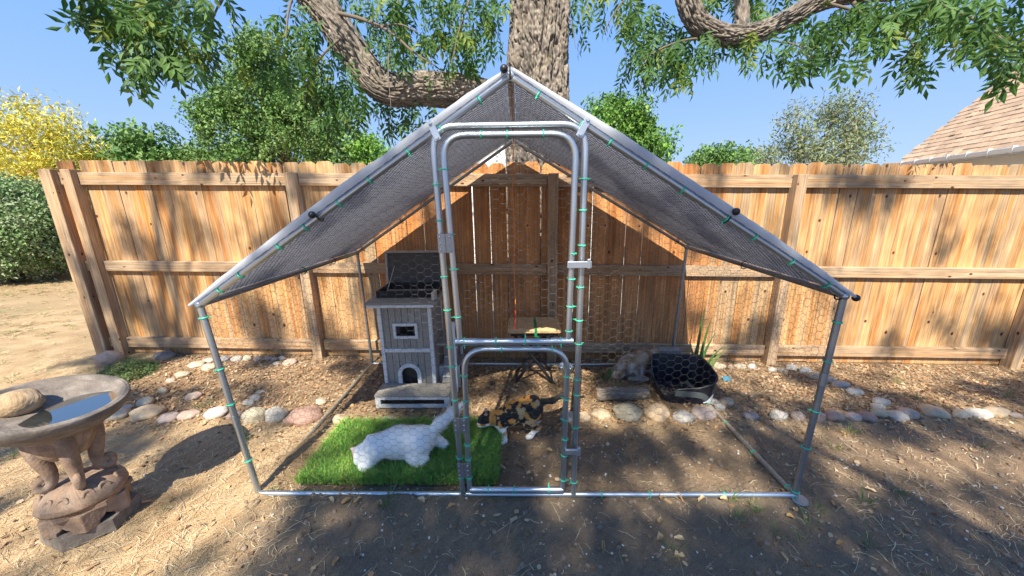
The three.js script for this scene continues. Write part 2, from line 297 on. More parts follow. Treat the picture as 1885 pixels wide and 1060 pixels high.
  net('wire_netting', side(A.lf, A.lr, A.lbf, A.lbr), -1.529, 0, 0, 1.08, (x, y) => y > .02 && y < 1.08 && x > -1.529 && x < 0, wr);
  net('wire_netting', side(A.rf, A.rrr, A.rbf, A.rbr), -1.529, 0, 0, 1.08, (x, y) => y > .02 && y < 1.08 && x > -1.529 && x < 0, wr);
  net('wire_netting', (x, y) => V(x, y, ZR - .006), -1.45, 1.43, 0, 2.0, poly([[-1.42, .02], [1.39, .02], [1.43, 1.1], [-.047, 1.98], [-1.44, 1.09]]), wr);
  for (const s of [-1, 1]) net('wire_netting', (x, y) => slope(s, x / 1.74, y / 1.529, .0195), 0, 1.74, 0, 1.529, (x, y) => x > 0 && x < 1.73 && y > 0 && y < 1.529, .00105, .036, .031, .006);

  // door way frame and doors
  const fr = roundedPath([V(-.318, .01, .004), V(-.357, 1.816, .004), V(.270, 1.812, .004), V(.262, .01, .004)], .10);
  mesh('door_surround', sweep(fr, .0145, 12), steel, run);
  const z = .03, door = new THREE.Group(); door.name = 'upper_door'; run.add(door);
  mesh('door_frame', sweep(roundedPath([V(-.285, .886, z), V(-.312, 1.777, z), V(.228, 1.772, z), V(.214, .884, z)], .10), .0135, 12), steel, door);
  mesh('door_bottom_bar', sweep([V(-.29, .888, z + .002), V(.219, .886, z + .002)], .0155, 12), steel, door);
  for (const x of [-.255, .185]) mesh('door_sleeve', cyl(V(x - .05, .888, z + .002), V(x + .05, .887, z + .002), .0178, .0178, 12), steel, door);
  net('door_netting', (x, y) => V(x, y, z + .004), -.31, .24, .88, 1.78, poly([[-.285, .89], [.214, .89], [.225, 1.72], [.15, 1.77], [-.22, 1.775], [-.308, 1.72]]), wr * .95, .046, .039, .004, door);
  const ld = new THREE.Group(); ld.name = 'lower_door'; run.add(ld);
  mesh('door_frame', sweep(roundedPath([V(-.278, .07, z), V(-.270, .850, z), V(.212, .848, z), V(.203, .072, z)], .11), .0135, 12), steel, ld);
  mesh('door_bottom_bar', sweep([V(-.275, .071, z + .002), V(.204, .073, z + .002)], .0155, 12), steel, ld);
  net('door_netting', (x, y) => V(x, y, z + .004), -.31, .24, .07, .85, poly([[-.276, .075], [.203, .075], [.21, .77], [.15, .845], [-.21, .845], [-.272, .77]]), wr * .95, .046, .039, .004, ld);

  // hinges, latches, brackets
  const hinge = (x, y, rot) => { const h = mesh('hinge', merge([box(.062, .082, .003, 0, 0, .048, .001), cyl(V(0, -.041, .05), V(0, .041, .05), .0035, .0035, 8)]), steelDull, run); h.position.set(x, y, 0); h.rotation.z = rot; for (const dx of [-.021, .021]) for (const dy of [-.027, 0, .027]) { const s = mesh('screw', new THREE.SphereGeometry(.0045, 8, 6), steel, h); s.position.set(dx, dy, .05); s.scale.z = .5; } };
  hinge(-.322, 1.345, .02); hinge(-.305, .46, .012); hinge(-.3, .2, .01);
  const latch = (x, y, w) => { const l = mesh('latch', merge([box(w, .03, .012, 0, 0, .047, .003), box(.014, .042, .02, w * .38, .004, .047, .003)]), std({ color: lin(.50, .55, .62), metalness: .85, roughness: .4 }), run); l.position.set(x, y, 0); };
  latch(.252, 1.245, .105); latch(.247, .31, .075);
  for (const [x, y, rz] of [[-.345, 1.79, .42], [.258, 1.79, -.5]]) { const g = mesh('bracket', box(.028, .085, .004, 0, 0, .026, .002), steel, run); g.position.set(x, y + .008, 0); g.rotation.z = rz; for (const dy of [-.03, .03]) { const s = mesh('bolt', new THREE.CylinderGeometry(.0075, .0075, .008, 6), steel, g); s.rotation.x = Math.PI / 2; s.position.set(0, dy, .031); } }

  // green ties
  const tg = merge([(() => { const g = new THREE.TorusGeometry(.0175, .0021, 5, 14); g.scale(1, 1, 1.6); return g; })(), box(.006, .006, .007, .0185, 0, 0), box(.014, .0015, .003, .024, .003, .001)]);
  const tie = (p, d, rad, roll) => { const m = mesh('cable_tie', tg, zipMat, run); m.position.copy(p); m.quaternion.setFromUnitVectors(V(0, 0, 1), d).multiply(eul(0, 0, roll)); m.scale.setScalar(rad / .0165); };
  const along = (a, b, n, rad, t0 = .06, t1 = .94) => { const d = b.clone().sub(a).normalize(); for (let i = 0; i < n; i++) { const t = lerp(t0, t1, (i + rr(-.25, .25)) / Math.max(1, n - 1)); tie(a.clone().lerp(b, cl(t)), d, rad, rr(0, 6.28)); } };
  along(A.lf, A.pf, 9, .0175); along(A.rf, A.pf, 9, .0175); along(A.lbf, A.lf, 5, .0172, .02, .9); along(A.rbf, A.rf, 5, .0172);
  along(V(-.318, .03, .004), V(-.355, 1.7, .004), 11, .0155); along(V(.262, .03, .004), V(.268, 1.7, .004), 11, .0155);
  along(V(-.287, .92, z), V(-.31, 1.66, z), 4, .0148); along(V(.215, .92, z), V(.226, 1.3, z), 4, .0148);
  along(V(-.277, .1, z), V(-.272, .74, z), 6, .0148); along(V(.205, .1, z), V(.211, .74, z), 6, .0148);
  along(V(-.2, 1.776, z), V(.15, 1.774, z), 3, .0148); along(V(-.28, .888, z), V(.21, .887, z), 4, .0168); along(V(-.18, .072, z), V(.15, .073, z), 3, .0168); along(V(-.15, .850, z), V(.14, .849, z), 2, .0148);
  along(A.rbf.clone().setY(.014), A.rbr, 6, .0145); along(V(.35, .014, 0), A.rbf, 4, .0158); along(A.rrr, A.pr, 3, .015); along(A.lr, A.lf, 3, .0175); along(A.lbr, A.lr, 2, .015, .9, .97); along(A.lbr, A.rbr, 6, .0145);
  { const d = V(.3, 0, 1).normalize(); for (const p of [zp(640, 420, -2.1), zp(1172, 390, -2.0)]) { } }

  // black ball ties that hold the tarp
  const ball = (p, dir, loopAt, ld) => { const b = mesh('ball_tie', new THREE.SphereGeometry(.0155, 16, 12), blackMat, run); b.position.copy(p); const l = mesh('elastic_loop', new THREE.TorusGeometry(.021, .0032, 6, 18), blackMat, b); l.position.copy(loopAt.clone().sub(p)); l.quaternion.setFromUnitVectors(V(0, 0, 1), ld); };
  const dl = A.pf.clone().sub(A.lf).normalize(), dr = A.rf.clone().sub(A.pf).normalize();
  ball(V(-.056, 2.008, .04), 0, V(-.034, 2.0, .018), V(1, 0, 0));
  { const c = A.lf.clone().lerp(A.pf, .425); ball(c.clone().add(V(-.005, .01, .045)), 0, c, dl); } { const c = A.pf.clone().lerp(A.rf, .62); ball(c.clone().add(V(.01, .03, .045)), 0, c, dr); }
  ball(A.rf.clone().add(V(.036, -.004, .02)), 0, A.rf.clone().add(V(-.01, 0, -.01)), dr);
  for (const [a, b, t] of [[A.lf, A.lr, .5], [A.lf, A.lr, .74], [A.rf, A.rrr, .47], [A.rrr, A.pr, .06], [A.lr, A.pr, .3], [A.lr, A.pr, .04]]) { const c = a.clone().lerp(b, t), d = b.clone().sub(a).normalize(); const m = mesh('elastic_loop', new THREE.TorusGeometry(.024, .0032, 6, 18), blackMat, run); m.position.copy(c); m.quaternion.setFromUnitVectors(V(0, 0, 1), d); }
}
{ // hanging string toy
  const s = [], y0 = 1.965, y1 = .66; for (let i = 0; i <= 16; i++) s.push(V(-.043 + .003 * Math.sin(i), lerp(y0, y1, i / 16), -2.4));
  const g = thing('hanging_string', 'thin orange string hanging from the ridge of the run', 'string');
  mesh('cord', sweep(s, .0030, 6), std({ color: lin(.70, .22, .07), roughness: .8 }), g);
  mesh('tassel', sweep([V(-.043, .78, -2.4), V(-.046, .72, -2.399), V(-.044, .62, -2.4)], t => .0045 - .001 * t, 6), std({ color: lin(.55, .02, .02), roughness: .8 }), g);
}
// ---------------------------------------------------------------- foliage helpers
function leafMat(r, g, b, tr = .35) { return phys({ color: lin(r, g, b), roughness: .62, transmission: tr, thickness: 0, ior: 1.3 }); }
function leaflet(P, I, base, dir, up, len, wid) {   // lens-shaped folded blade, four faces
  const d = dir.clone().normalize(), s = d.clone().cross(up).normalize(), n = s.clone().cross(d), o = P.length / 3;
  const m = base.clone().addScaledVector(d, len * .45), t = base.clone().addScaledVector(d, len).addScaledVector(n, -len * .12);
  const l = m.clone().addScaledVector(s, wid / 2).addScaledVector(n, wid * .16), r = m.clone().addScaledVector(s, -wid / 2).addScaledVector(n, wid * .16);
  for (const q of [base, m, t, l, r]) P.push(q.x, q.y, q.z);
  I.push(o, o + 1, o + 3, o + 1, o + 2, o + 3, o, o + 4, o + 1, o + 1, o + 4, o + 2);
}
function bg(P, I) { const g = new THREE.BufferGeometry(); g.setAttribute('position', new THREE.Float32BufferAttribute(P, 3)); g.setIndex(I); const q = g.toNonIndexed(); q.computeVertexNormals(); return q; }
function ashLeaf(sd) {
  const r = mul(sd), P = [], I = [], L = .20, pt = t => V(.012 * Math.sin(t * 3 + sd), -L * t, .05 * t * t * L / .2);
  for (let k = 0; k < 3; k++) { const t = .3 + k * .26; for (const s of [-1, 1]) leaflet(P, I, pt(t), V(s * (.85 + r() * .2), -.75 - r() * .3, (r() - .5) * .7), V(0, .2, 1), .085 + r() * .03, .028 + r() * .01); }
  leaflet(P, I, pt(1), V((r() - .5) * .4, -1, (r() - .5) * .4), V(0, .2, 1), .105, .034);
  for (let k = 0; k < 3; k++) { const a = pt(k / 3), b = pt((k + 1) / 3), o = P.length / 3; P.push(a.x - .0012, a.y, a.z, a.x + .0012, a.y, a.z, b.x, b.y, b.z); I.push(o, o + 1, o + 2); }
  return bg(P, I);
}
const ashLeaves = [1, 2, 3, 4].map(ashLeaf);
function clump(sd, n, rad, len, wid) { const r = mul(sd), P = [], I = []; for (let i = 0; i < n; i++) { const a = r() * 6.283, c = r() * 2 - 1, q = Math.cbrt(r()) * rad, s = Math.sqrt(1 - c * c); leaflet(P, I, V(s * Math.cos(a) * q, c * q, s * Math.sin(a) * q), V(r() - .5, r() - .65, r() - .5), V(r() - .5, r(), r() - .5), len * (.7 + r() * .6), wid * (.7 + r() * .6)); } return bg(P, I); }
const rq = () => eul(rr(-.6, .6), rr(0, 6.283), rr(-.6, .6));
function barkTube(pts, rad, nr, ns, amp, freq) {
  const c = new THREE.CatmullRomCurve3(pts), Ln = c.getLength(), P = [], U = [], I = []; let nrm = V(1, 0, .01);
  for (let i = 0; i <= ns; i++) {
    const t = i / ns, p = c.getPointAt(t), d = c.getTangentAt(t); nrm = nrm.clone().addScaledVector(d, -nrm.dot(d)).normalize(); const b = d.clone().cross(nrm);
    for (let k = 0; k <= nr; k++) {
      const a = (k % nr) / nr * Math.PI * 2, ca = Math.cos(a), sa = Math.sin(a), R = rad(t), s = t * Ln;
      const wob = .12 * n3(ca * 1.3, sa * 1.3, s * 1.4);
      const wp = n3(ca * 3, sa * 3, s * 5) * .5, q1 = sst(.0, .22, Math.abs(n3(ca * freq * R + 5 + wp, sa * freq * R, s * freq * .17 + wp))), q2 = sst(0, .2, Math.abs(n3(ca * freq * 1.7 * R, sa * freq * 1.7 * R + 3 + wp, s * freq * .42)));
      const h = R * (1 + wob) - amp * 1.1 * (1 - q1) - amp * .6 * (1 - q2) + amp * .5 + amp * .3 * n3(ca * 40 * R, sa * 40 * R, s * 30);
      P.push(p.x + (nrm.x * ca + b.x * sa) * h, p.y + (nrm.y * ca + b.y * sa) * h, p.z + (nrm.z * ca + b.z * sa) * h); U.push(k / nr * 2, s);
      if (i && k < nr) { const m = (i - 1) * (nr + 1) + k, n = m + nr + 1; I.push(m, m + 1, n, m + 1, n + 1, n); }
    }
  }
  const g = new THREE.BufferGeometry(); g.setAttribute('position', new THREE.Float32BufferAttribute(P, 3)); g.setAttribute('uv', new THREE.Float32BufferAttribute(U, 2)); g.setIndex(I); g.computeVertexNormals(); return g;
}
const barkTexMap = tex(512, 512, (u, v) => { const l = .50 + .3 * fbm(u * 12, v * 3, 2, 4) + .2 * n3(u * 60, v * 30, 5); const k = cl(.5 + fbm(u * 4, v * 4, 8, 3)); return [cl(l * lerp(.94, .86, k)), cl(l * lerp(.87, .80, k)), cl(l * lerp(.77, .75, k))]; });
const bark = std({ map: barkTexMap, roughness: .95 }), twigMat = std({ color: lin(.13, .10, .075), roughness: .9 });

// ---------------------------------------------------------------- the ash tree behind the fence
const ash = thing('ash_tree', 'large ash tree with furrowed grey trunk and hanging leaves behind the fence', 'tree', [.2, 0, -4.2]);
{
  const o = V(.2, 0, -4.2), rel = p => p.sub(o);
  mesh('trunk', barkTube([V(.0, -.1, 0), V(-.02, 1, 0), V(-.02, 2, 0), V(0, 2.8, 0), V(.03, 3.6, 0), V(.05, 5, .1), V(.1, 6.6, .2)], t => lerp(.36, .22, t) + .12 * Math.exp(-t * 18) , 280, 700, .034, 21), bark, ash);
  const limb = (pts, r0, r1, nr, ns) => mesh('limb', barkTube(pts.map(p => rel(p)), t => lerp(r0, r1, t), nr, ns, .019, 27), bark, ash);
  limb([V(.12, 2.42, -4.2), V(-.45, 2.60, -4.12), V(-.95, 2.65, -4.05), V(-1.38, 2.66, -4.0), V(-1.62, 2.95, -3.95), V(-1.93, 3.42, -3.9), V(-2.3, 3.85, -3.85), V(-2.9, 4.6, -3.8)], .165, .12, 150, 480);
  limb([V(.25, 4.9, -4.2), V(.95, 4.6, -4.1), V(1.45, 3.95, -4.0), zp(1268, 10, -4).setZ(-4), zp(1290, 48, -4), zp(1335, 66, -4), zp(1395, 60, -4), zp(1452, 34, -4), zp(1500, 6, -4), zp(1570, -12, -4), zp(1680, -20, -4), zp(1800, -60, -4)], .125, .06, 150, 520);
  limb([zp(1362, 60, -4), zp(1366, 30, -4.02), zp(1360, -20, -4.05), zp(1350, -90, -4.1)], .06, .045, 24, 40);
  const tw = (pts, r0) => mesh('branch', sweep(new THREE.CatmullRomCurve3(pts.map(p => rel(p))).getPoints(24), t => lerp(r0, r0 * .25, t), 7), twigMat, ash);
  const q = (u, v, z) => zp(u, v, z);
  tw([q(600, 20, -3.9), q(665, 35, -3.7), q(720, 60, -3.6), q(760, 95, -3.5), q(800, 120, -3.4)], .02);
  tw([q(690, 50, -3.65), q(735, 45, -3.6), q(770, 60, -3.5)], .012); tw([q(640, 60, -3.9), q(600, 95, -3.7), q(575, 130, -3.6), q(560, 190, -3.5)], .014);
  tw([q(545, -30, -3.8), q(530, 30, -3.5), q(527, 70, -3.4)], .014); tw([q(720, 70, -3.6), q(715, 120, -3.5), q(720, 200, -3.4)], .010);
  tw([q(420, -60, -3.3), q(340, -10, -3.2), q(270, 40, -3.1), q(230, 90, -3.0), q(250, 150, -3)], .014); tw([q(430, -50, -3.3), q(390, 40, -3.1), q(370, 110, -3)], .010);
  tw([q(1500, 0, -4), q(1590, 25, -3.8), q(1650, 50, -3.6), q(1700, 110, -3.4)], .016); tw([q(1680, -10, -3.9), q(1760, 20, -3.5), q(1830, 60, -3.2), q(1880, 120, -3)], .016);
  tw([q(1290, 70, -4), q(1240, 80, -3.9), q(1190, 110, -3.8), q(1180, 160, -3.7)], .014); tw([q(1420, 75, -4), q(1470, 85, -3.8), q(1500, 120, -3.6)], .010); tw([q(1240, -40, -4), q(1150, 0, -3.8), q(1110, 60, -3.7)], .012);
  tw([q(1570, 5, -3.9), q(1585, 20, -3.85), q(1600, 5, -3.8)], .02); tw([q(880, -40, -3.8), q(850, 40, -3.6), q(830, 120, -3.5)], .012); tw([q(1020, 0, -4.2), q(1050, 40, -4), q(1060, 90, -3.9)], .008);
  // leaf masses: centre (photo direction), spread, count, depth range
  const E = [[220, 30, 75, 45, 95, -3.4, -2.7], [300, 40, 85, 55, 120, -3.4, -2.7], [250, 95, 60, 40, 80, -3.3, -2.7], [330, 95, 60, 40, 75, -3.3, -2.7], [275, 140, 30, 20, 22, -3.1, -2.8], [370, 10, 50, 20, 30, -3.2, -2.8], [385, 110, 28, 28, 18, -3.1, -2.8], [180, 10, 45, 28, 35, -3.3, -2.8],
    [560, 60, 50, 60, 70, -4.2, -3.3], [540, 120, 45, 45, 55, -4.2, -3.3], [590, 160, 60, 50, 100, -4.2, -3.3], [620, 215, 45, 40, 60, -4.2, -3.3], [500, 150, 40, 25, 26, -4, -3.3], [680, 40, 70, 45, 60, -4.8, -4.1], [760, 50, 80, 60, 120, -4.6, -3.5], [850, 40, 70, 50, 95, -4.6, -3.5], [790, 110, 80, 45, 105, -4.6, -3.6], [700, 100, 50, 45, 45, -4.8, -4.1], [870, 100, 45, 35, 32, -4.4, -3.7], [720, 215, 70, 30, 75, -4.7, -4.0], [750, 250, 40, 26, 34, -4.4, -3.8], [840, 135, 30, 22, 16, -4.4, -3.7], [910, 20, 30, 30, 24, -4.6, -4],
    [600, 20, 60, 40, 45, -4.6, -4.0], [1060, 60, 18, 50, 18, -5, -4.5], [1140, 25, 60, 40, 70, -4.6, -3.7], [1200, 80, 50, 50, 105, -4.6, -3.8], [1180, 130, 40, 35, 70, -4.4, -3.7], [1250, 110, 40, 35, 45, -4.3, -3.6], [1320, 10, 60, 30, 55, -5, -4.3], [1400, 15, 60, 30, 60, -5, -4.3], [1330, 110, 60, 25, 50, -4.2, -3.5], [1410, 105, 60, 30, 50, -4.2, -3.5], [1490, 100, 55, 35, 75, -4.3, -3.4], [1530, 60, 60, 35, 80, -4.6, -3.6], [1600, 60, 60, 40, 90, -4.4, -3.3], [1680, 60, 60, 45, 95, -4.2, -3.1], [1700, 20, 90, 30, 90, -4.4, -3.3], [1690, 120, 35, 25, 32, -3.6, -3.1], [1780, 40, 70, 40, 80, -4, -2.9], [1850, 60, 50, 50, 70, -3.6, -2.8], [1865, 120, 40, 35, 40, -3.4, -2.7], [1800, 90, 40, 25, 18, -3.4, -2.9], [1560, 110, 35, 30, 14, -3.8, -3.3], [1250, 150, 25, 25, 14, -4, -3.6], [1450, 130, 40, 20, 14, -4, -3.5], [660, 160, 40, 30, 22, -4.9, -4.4]];
  const mats = [leafMat(.052, .130, .022), leafMat(.080, .175, .026), .0, leafMat(.19, .25, .035), leafMat(.038, .095, .020)].filter(Boolean), cand = [];
  const r0 = rnd; rnd = mul(4242);
  for (const [u, v, ru, rv, n, z0, z1] of E) for (let k = 0; k < n * (u < 420 || u > 1290 ? .50 : .62); k++) {
    const a = rnd() * 6.283, q = Math.sqrt(rnd()), z = rr(z0, z1);
    const p = rel(zp(u + Math.cos(a) * q * ru * 1.08, v + Math.sin(a) * q * rv * 1.08 - 27, z));
    cand.push({ m: M4(p, eul(rr(-.7, .7), rr(0, 6.283), rr(-.8, .8)), V(1, 1, 1).multiplyScalar(rr(.65, 1.1))), near: -z, k: Math.floor(rnd() * 4), t: rnd() });
  }
  for (let k = 0; k < 800; k++) { // crown above the picture
    const a = rnd() * 6.283, q = Math.sqrt(rnd()) * 4.2, p = V(Math.cos(a) * q, rr(4.6, 7.8), Math.sin(a) * q * .55 - .4); cand.push({ m: M4(p, eul(rr(-.7, .7), rr(0, 6.283), rr(-.8, .8)), V(1.2, 1.2, 1.2)), near: 99, k: Math.floor(rnd() * 4), t: rnd() });
  }
  cand.sort((a, b) => a.near - b.near);
  const rest = [[], [], [], []];
  cand.forEach((c, i) => {
    const mi = c.t < .42 ? 0 : c.t < .74 ? 1 : c.t < .88 ? 2 : 3;
    if (i < 290) { const m = mesh('leaf', ashLeaves[c.k], mats[mi], ash); c.m.decompose(m.position, m.quaternion, m.scale); }
    else rest[c.k].push({ m: c.m, c: [lin(.052, .130, .022), lin(.080, .175, .026), lin(.19, .25, .035), lin(.038, .095, .020)][mi] });
  });
  const crown = new THREE.Group(); crown.name = 'crown'; ash.add(crown);
  rest.forEach((l, i) => stuff(inst('foliage', ashLeaves[i], leafMat(1, 1, 1), l, crown)));
  rnd = r0;
}

// ---------------------------------------------------------------- trees and shrubs beyond the fence
const clA = [1, 2, 3].map(i => clump(i + 20, 22, .26, .13, .075)), clB = [1, 2, 3].map(i => clump(i + 40, 30, .22, .085, .05)), clC = [1, 2].map(i => clump(i + 60, 16, .28, .13, .035));
function tree(name, label, base, trunkH, r0, blobs, cols, kit, density, group) {
  const t = thing(name, label, 'tree', base, group), sv = rnd; rnd = mul(Math.floor(Math.abs(base[0] * 97 + base[2] * 13)) + 5);
  mesh('trunk', sweep(new THREE.CatmullRomCurve3([V(0, -.1, 0), V(rr(-.1, .1), trunkH * .5, rr(-.1, .1)), V(rr(-.2, .2), trunkH, 0)]).getPoints(12), s => lerp(r0, r0 * .5, s), 9), twigMat, t);
  const cr = new THREE.Group(); cr.name = 'crown'; t.add(cr); const lists = kit.map(() => []);
  for (const [x, y, z, rx, ry, rz, dn = 1] of blobs) {
    mesh('limb', sweep(new THREE.CatmullRomCurve3([V(0, trunkH * rr(.6, .95), 0), V(x * .4, lerp(trunkH, y, .5), z * .4), V(x, y + ry * .4, z)]).getPoints(8), s => lerp(r0 * .45, r0 * .1, s), 6), twigMat, t);
    const n = Math.round(density * dn * (rx * ry + ry * rz + rx * rz) * 120);
    for (let k = 0; k < n; k++) {
      const a = rnd() * 6.283, c = rnd() * 2 - 1, s = Math.sqrt(1 - c * c), q = Math.pow(rnd(), .42) * (1 + .35 * n3(s * Math.cos(a) * 2.3 + x, c * 2.3 + y, s * Math.sin(a) * 2.3));
      const p = V(x + s * Math.cos(a) * q * rx, y + c * q * ry, z + s * Math.sin(a) * q * rz); if (n3(p.x * 2.1 + base[0], p.y * 2.1, p.z * 2.1) < -.12) continue;
      const col = cols[Math.floor(rnd() * cols.length)], f = rr(.8, 1.25);
      lists[Math.floor(rnd() * kit.length)].push({ m: M4(p, rq(), V(1, 1, 1).multiplyScalar(rr(.7, 1.2))), c: lin(col[0] * f, col[1] * f, col[2] * f) });
    }
  }
  lists.forEach((l, i) => stuff(inst('foliage', kit[i], leafMat(1, 1, 1, .3), l, cr)));
  rnd = sv; return t;
}
const GR = [[.11, .23, .05], [.15, .28, .065], [.20, .32, .09], [.085, .18, .045]], YL = [[.62, .50, .05], [.70, .60, .08], [.52, .48, .07], [.42, .45, .09]], BRT = [[.17, .36, .05], [.22, .42, .07], [.14, .28, .04]], SAGE = [[.20, .25, .12], [.25, .30, .15], [.15, .2, .08], [.28, .28, .16]];
tree('yellow_tree', 'tree with bright yellow leaves at the far left behind the shrub', [-12.3, 0, -9.6], 2.2, .12, [[-.6, 3.3, 0, 1.1, 1.0, .9, .5], [.5, 3.4, .2, .8, .8, .8, .5], [1.1, 2.7, 0, .5, .8, .6, .5], [-.2, 2.4, .3, 1.4, .6, .8, .45], [-1.8, 3.2, 0, .9, 1.1, .8, .45]], YL, clC, 1.5);
tree('green_tree', 'low spreading green tree between the yellow tree and the tall tree', [-10.6, 0, -10.4], 1.8, .12, [[-.6, 2.9, 0, 1.1, .7, .9], [.5, 3.0, .2, .9, .65, .8], [1.3, 2.6, 0, .9, .55, .8], [0, 2.2, 0, 1.9, .6, 1]], GR, clA, .8);
tree('tall_green_tree', 'tall full green tree rising behind the left part of the fence', [-6.2, 0, -9.8], 2.4, .2, [[-.9, 2.9, 0, 1.4, 1.0, 1.2], [-.4, 4.1, 0, 1.15, .9, 1], [-.1, 5.0, .1, .7, .6, .7], [1.0, 3.3, .2, 1.1, .9, 1], [1.6, 2.7, .1, .9, .6, .9], [.5, 4.0, 0, .9, .7, .8], [-1.5, 3.7, .2, .5, .6, .6]], GR.concat([[.15, .23, .07]]), clB, 1.15);
tree('young_bright_tree', 'small bright green young tree seen just left of the tarp roof', [-3.75, 0, -9.4], 2.2, .06, [[0, 2.75, 0, .45, .4, .4], [-.15, 2.3, 0, .5, .4, .4], [.3, 2.5, 0, .35, .35, .3]], BRT, clB, 1.1);
tree('round_green_tree', 'round light green tree just right of the ash trunk', [2.2, 0, -8.6], 2.1, .12, [[-.3, 3.1, 0, .75, .6, .7], [.25, 3.2, 0, .6, .55, .6], [.6, 2.6, 0, .6, .6, .6], [-.2, 2.4, 0, .9, .6, .7]], GR.concat(BRT), clB, 1.15);
tree('low_green_tree', 'small rounded green treetop showing just above the right fence', [5.6, 0, -10.6], 1.8, .1, [[-.4, 2.45, 0, .55, .35, .5], [.35, 2.5, 0, .6, .36, .5]], GR, clB, 1.2);
tree('airy_tree', 'airy grey-green tree with open crown left of the shingled roof', [8.4, 0, -11], 2.0, .12, [[-.7, 3.2, 0, .5, .75, .5, .55], [.5, 3.6, 0, .75, .65, .6, .65], [0, 2.7, 0, 1.1, .55, .7, .7], [1.2, 3.0, 0, .7, .5, .5, .55], [-1.4, 2.5, 0, .5, .3, .4, .8], [.9, 2.4, 0, 1.0, .4, .5, .6]], SAGE, clC, 1.5);
{ // shrub at the left
  const s = thing('clipped_shrub', 'broad leafy pale green shrub on the dry lawn at far left', 'shrub', [-9.75, 0, -6.75]), sv = rnd; rnd = mul(99);
  for (let k = 0; k < 16; k++) { const a = rnd() * 6.283, q = rr(.4, 1.1); mesh('stem', sweep(new THREE.CatmullRomCurve3([V(Math.cos(a) * .25, -.05, Math.sin(a) * .2), V(Math.cos(a) * q * .6, .6, Math.sin(a) * q * .5), V(Math.cos(a) * q, 1.35, Math.sin(a) * q * .8)]).getPoints(8), t => lerp(.025, .008, t), 6), twigMat, s); }
  const L = [[], []], kit = [clump(81, 26, .17, .062, .036), clump(82, 26, .17, .062, .036)];
  for (let k = 0; k < 2300; k++) { const a = rnd() * 6.283, c = rnd() * 2 - 1, sq = Math.sqrt(1 - c * c), q = Math.pow(rnd(), .25) * (1 + .22 * n3(sq * Math.cos(a) * 3, c * 3, sq * Math.sin(a) * 3)); const p = V(sq * Math.cos(a) * q * 1.35, 1.12 + c * q * .9, sq * Math.sin(a) * q * 1.05); if (p.y < .25) continue; const f = rr(.7, 1.3), w = rnd() < .35; L[k % 2].push({ m: M4(p, rq(), V(1, 1, 1)), c: w ? lin(.35 * f, .42 * f, .25 * f) : lin(.17 * f, .27 * f, .10 * f) }); }
  const cr = new THREE.Group(); cr.name = 'crown'; s.add(cr); L.forEach((l, i) => stuff(inst('foliage', kit[i], leafMat(1, 1, 1, .3), l, cr))); rnd = sv;
}

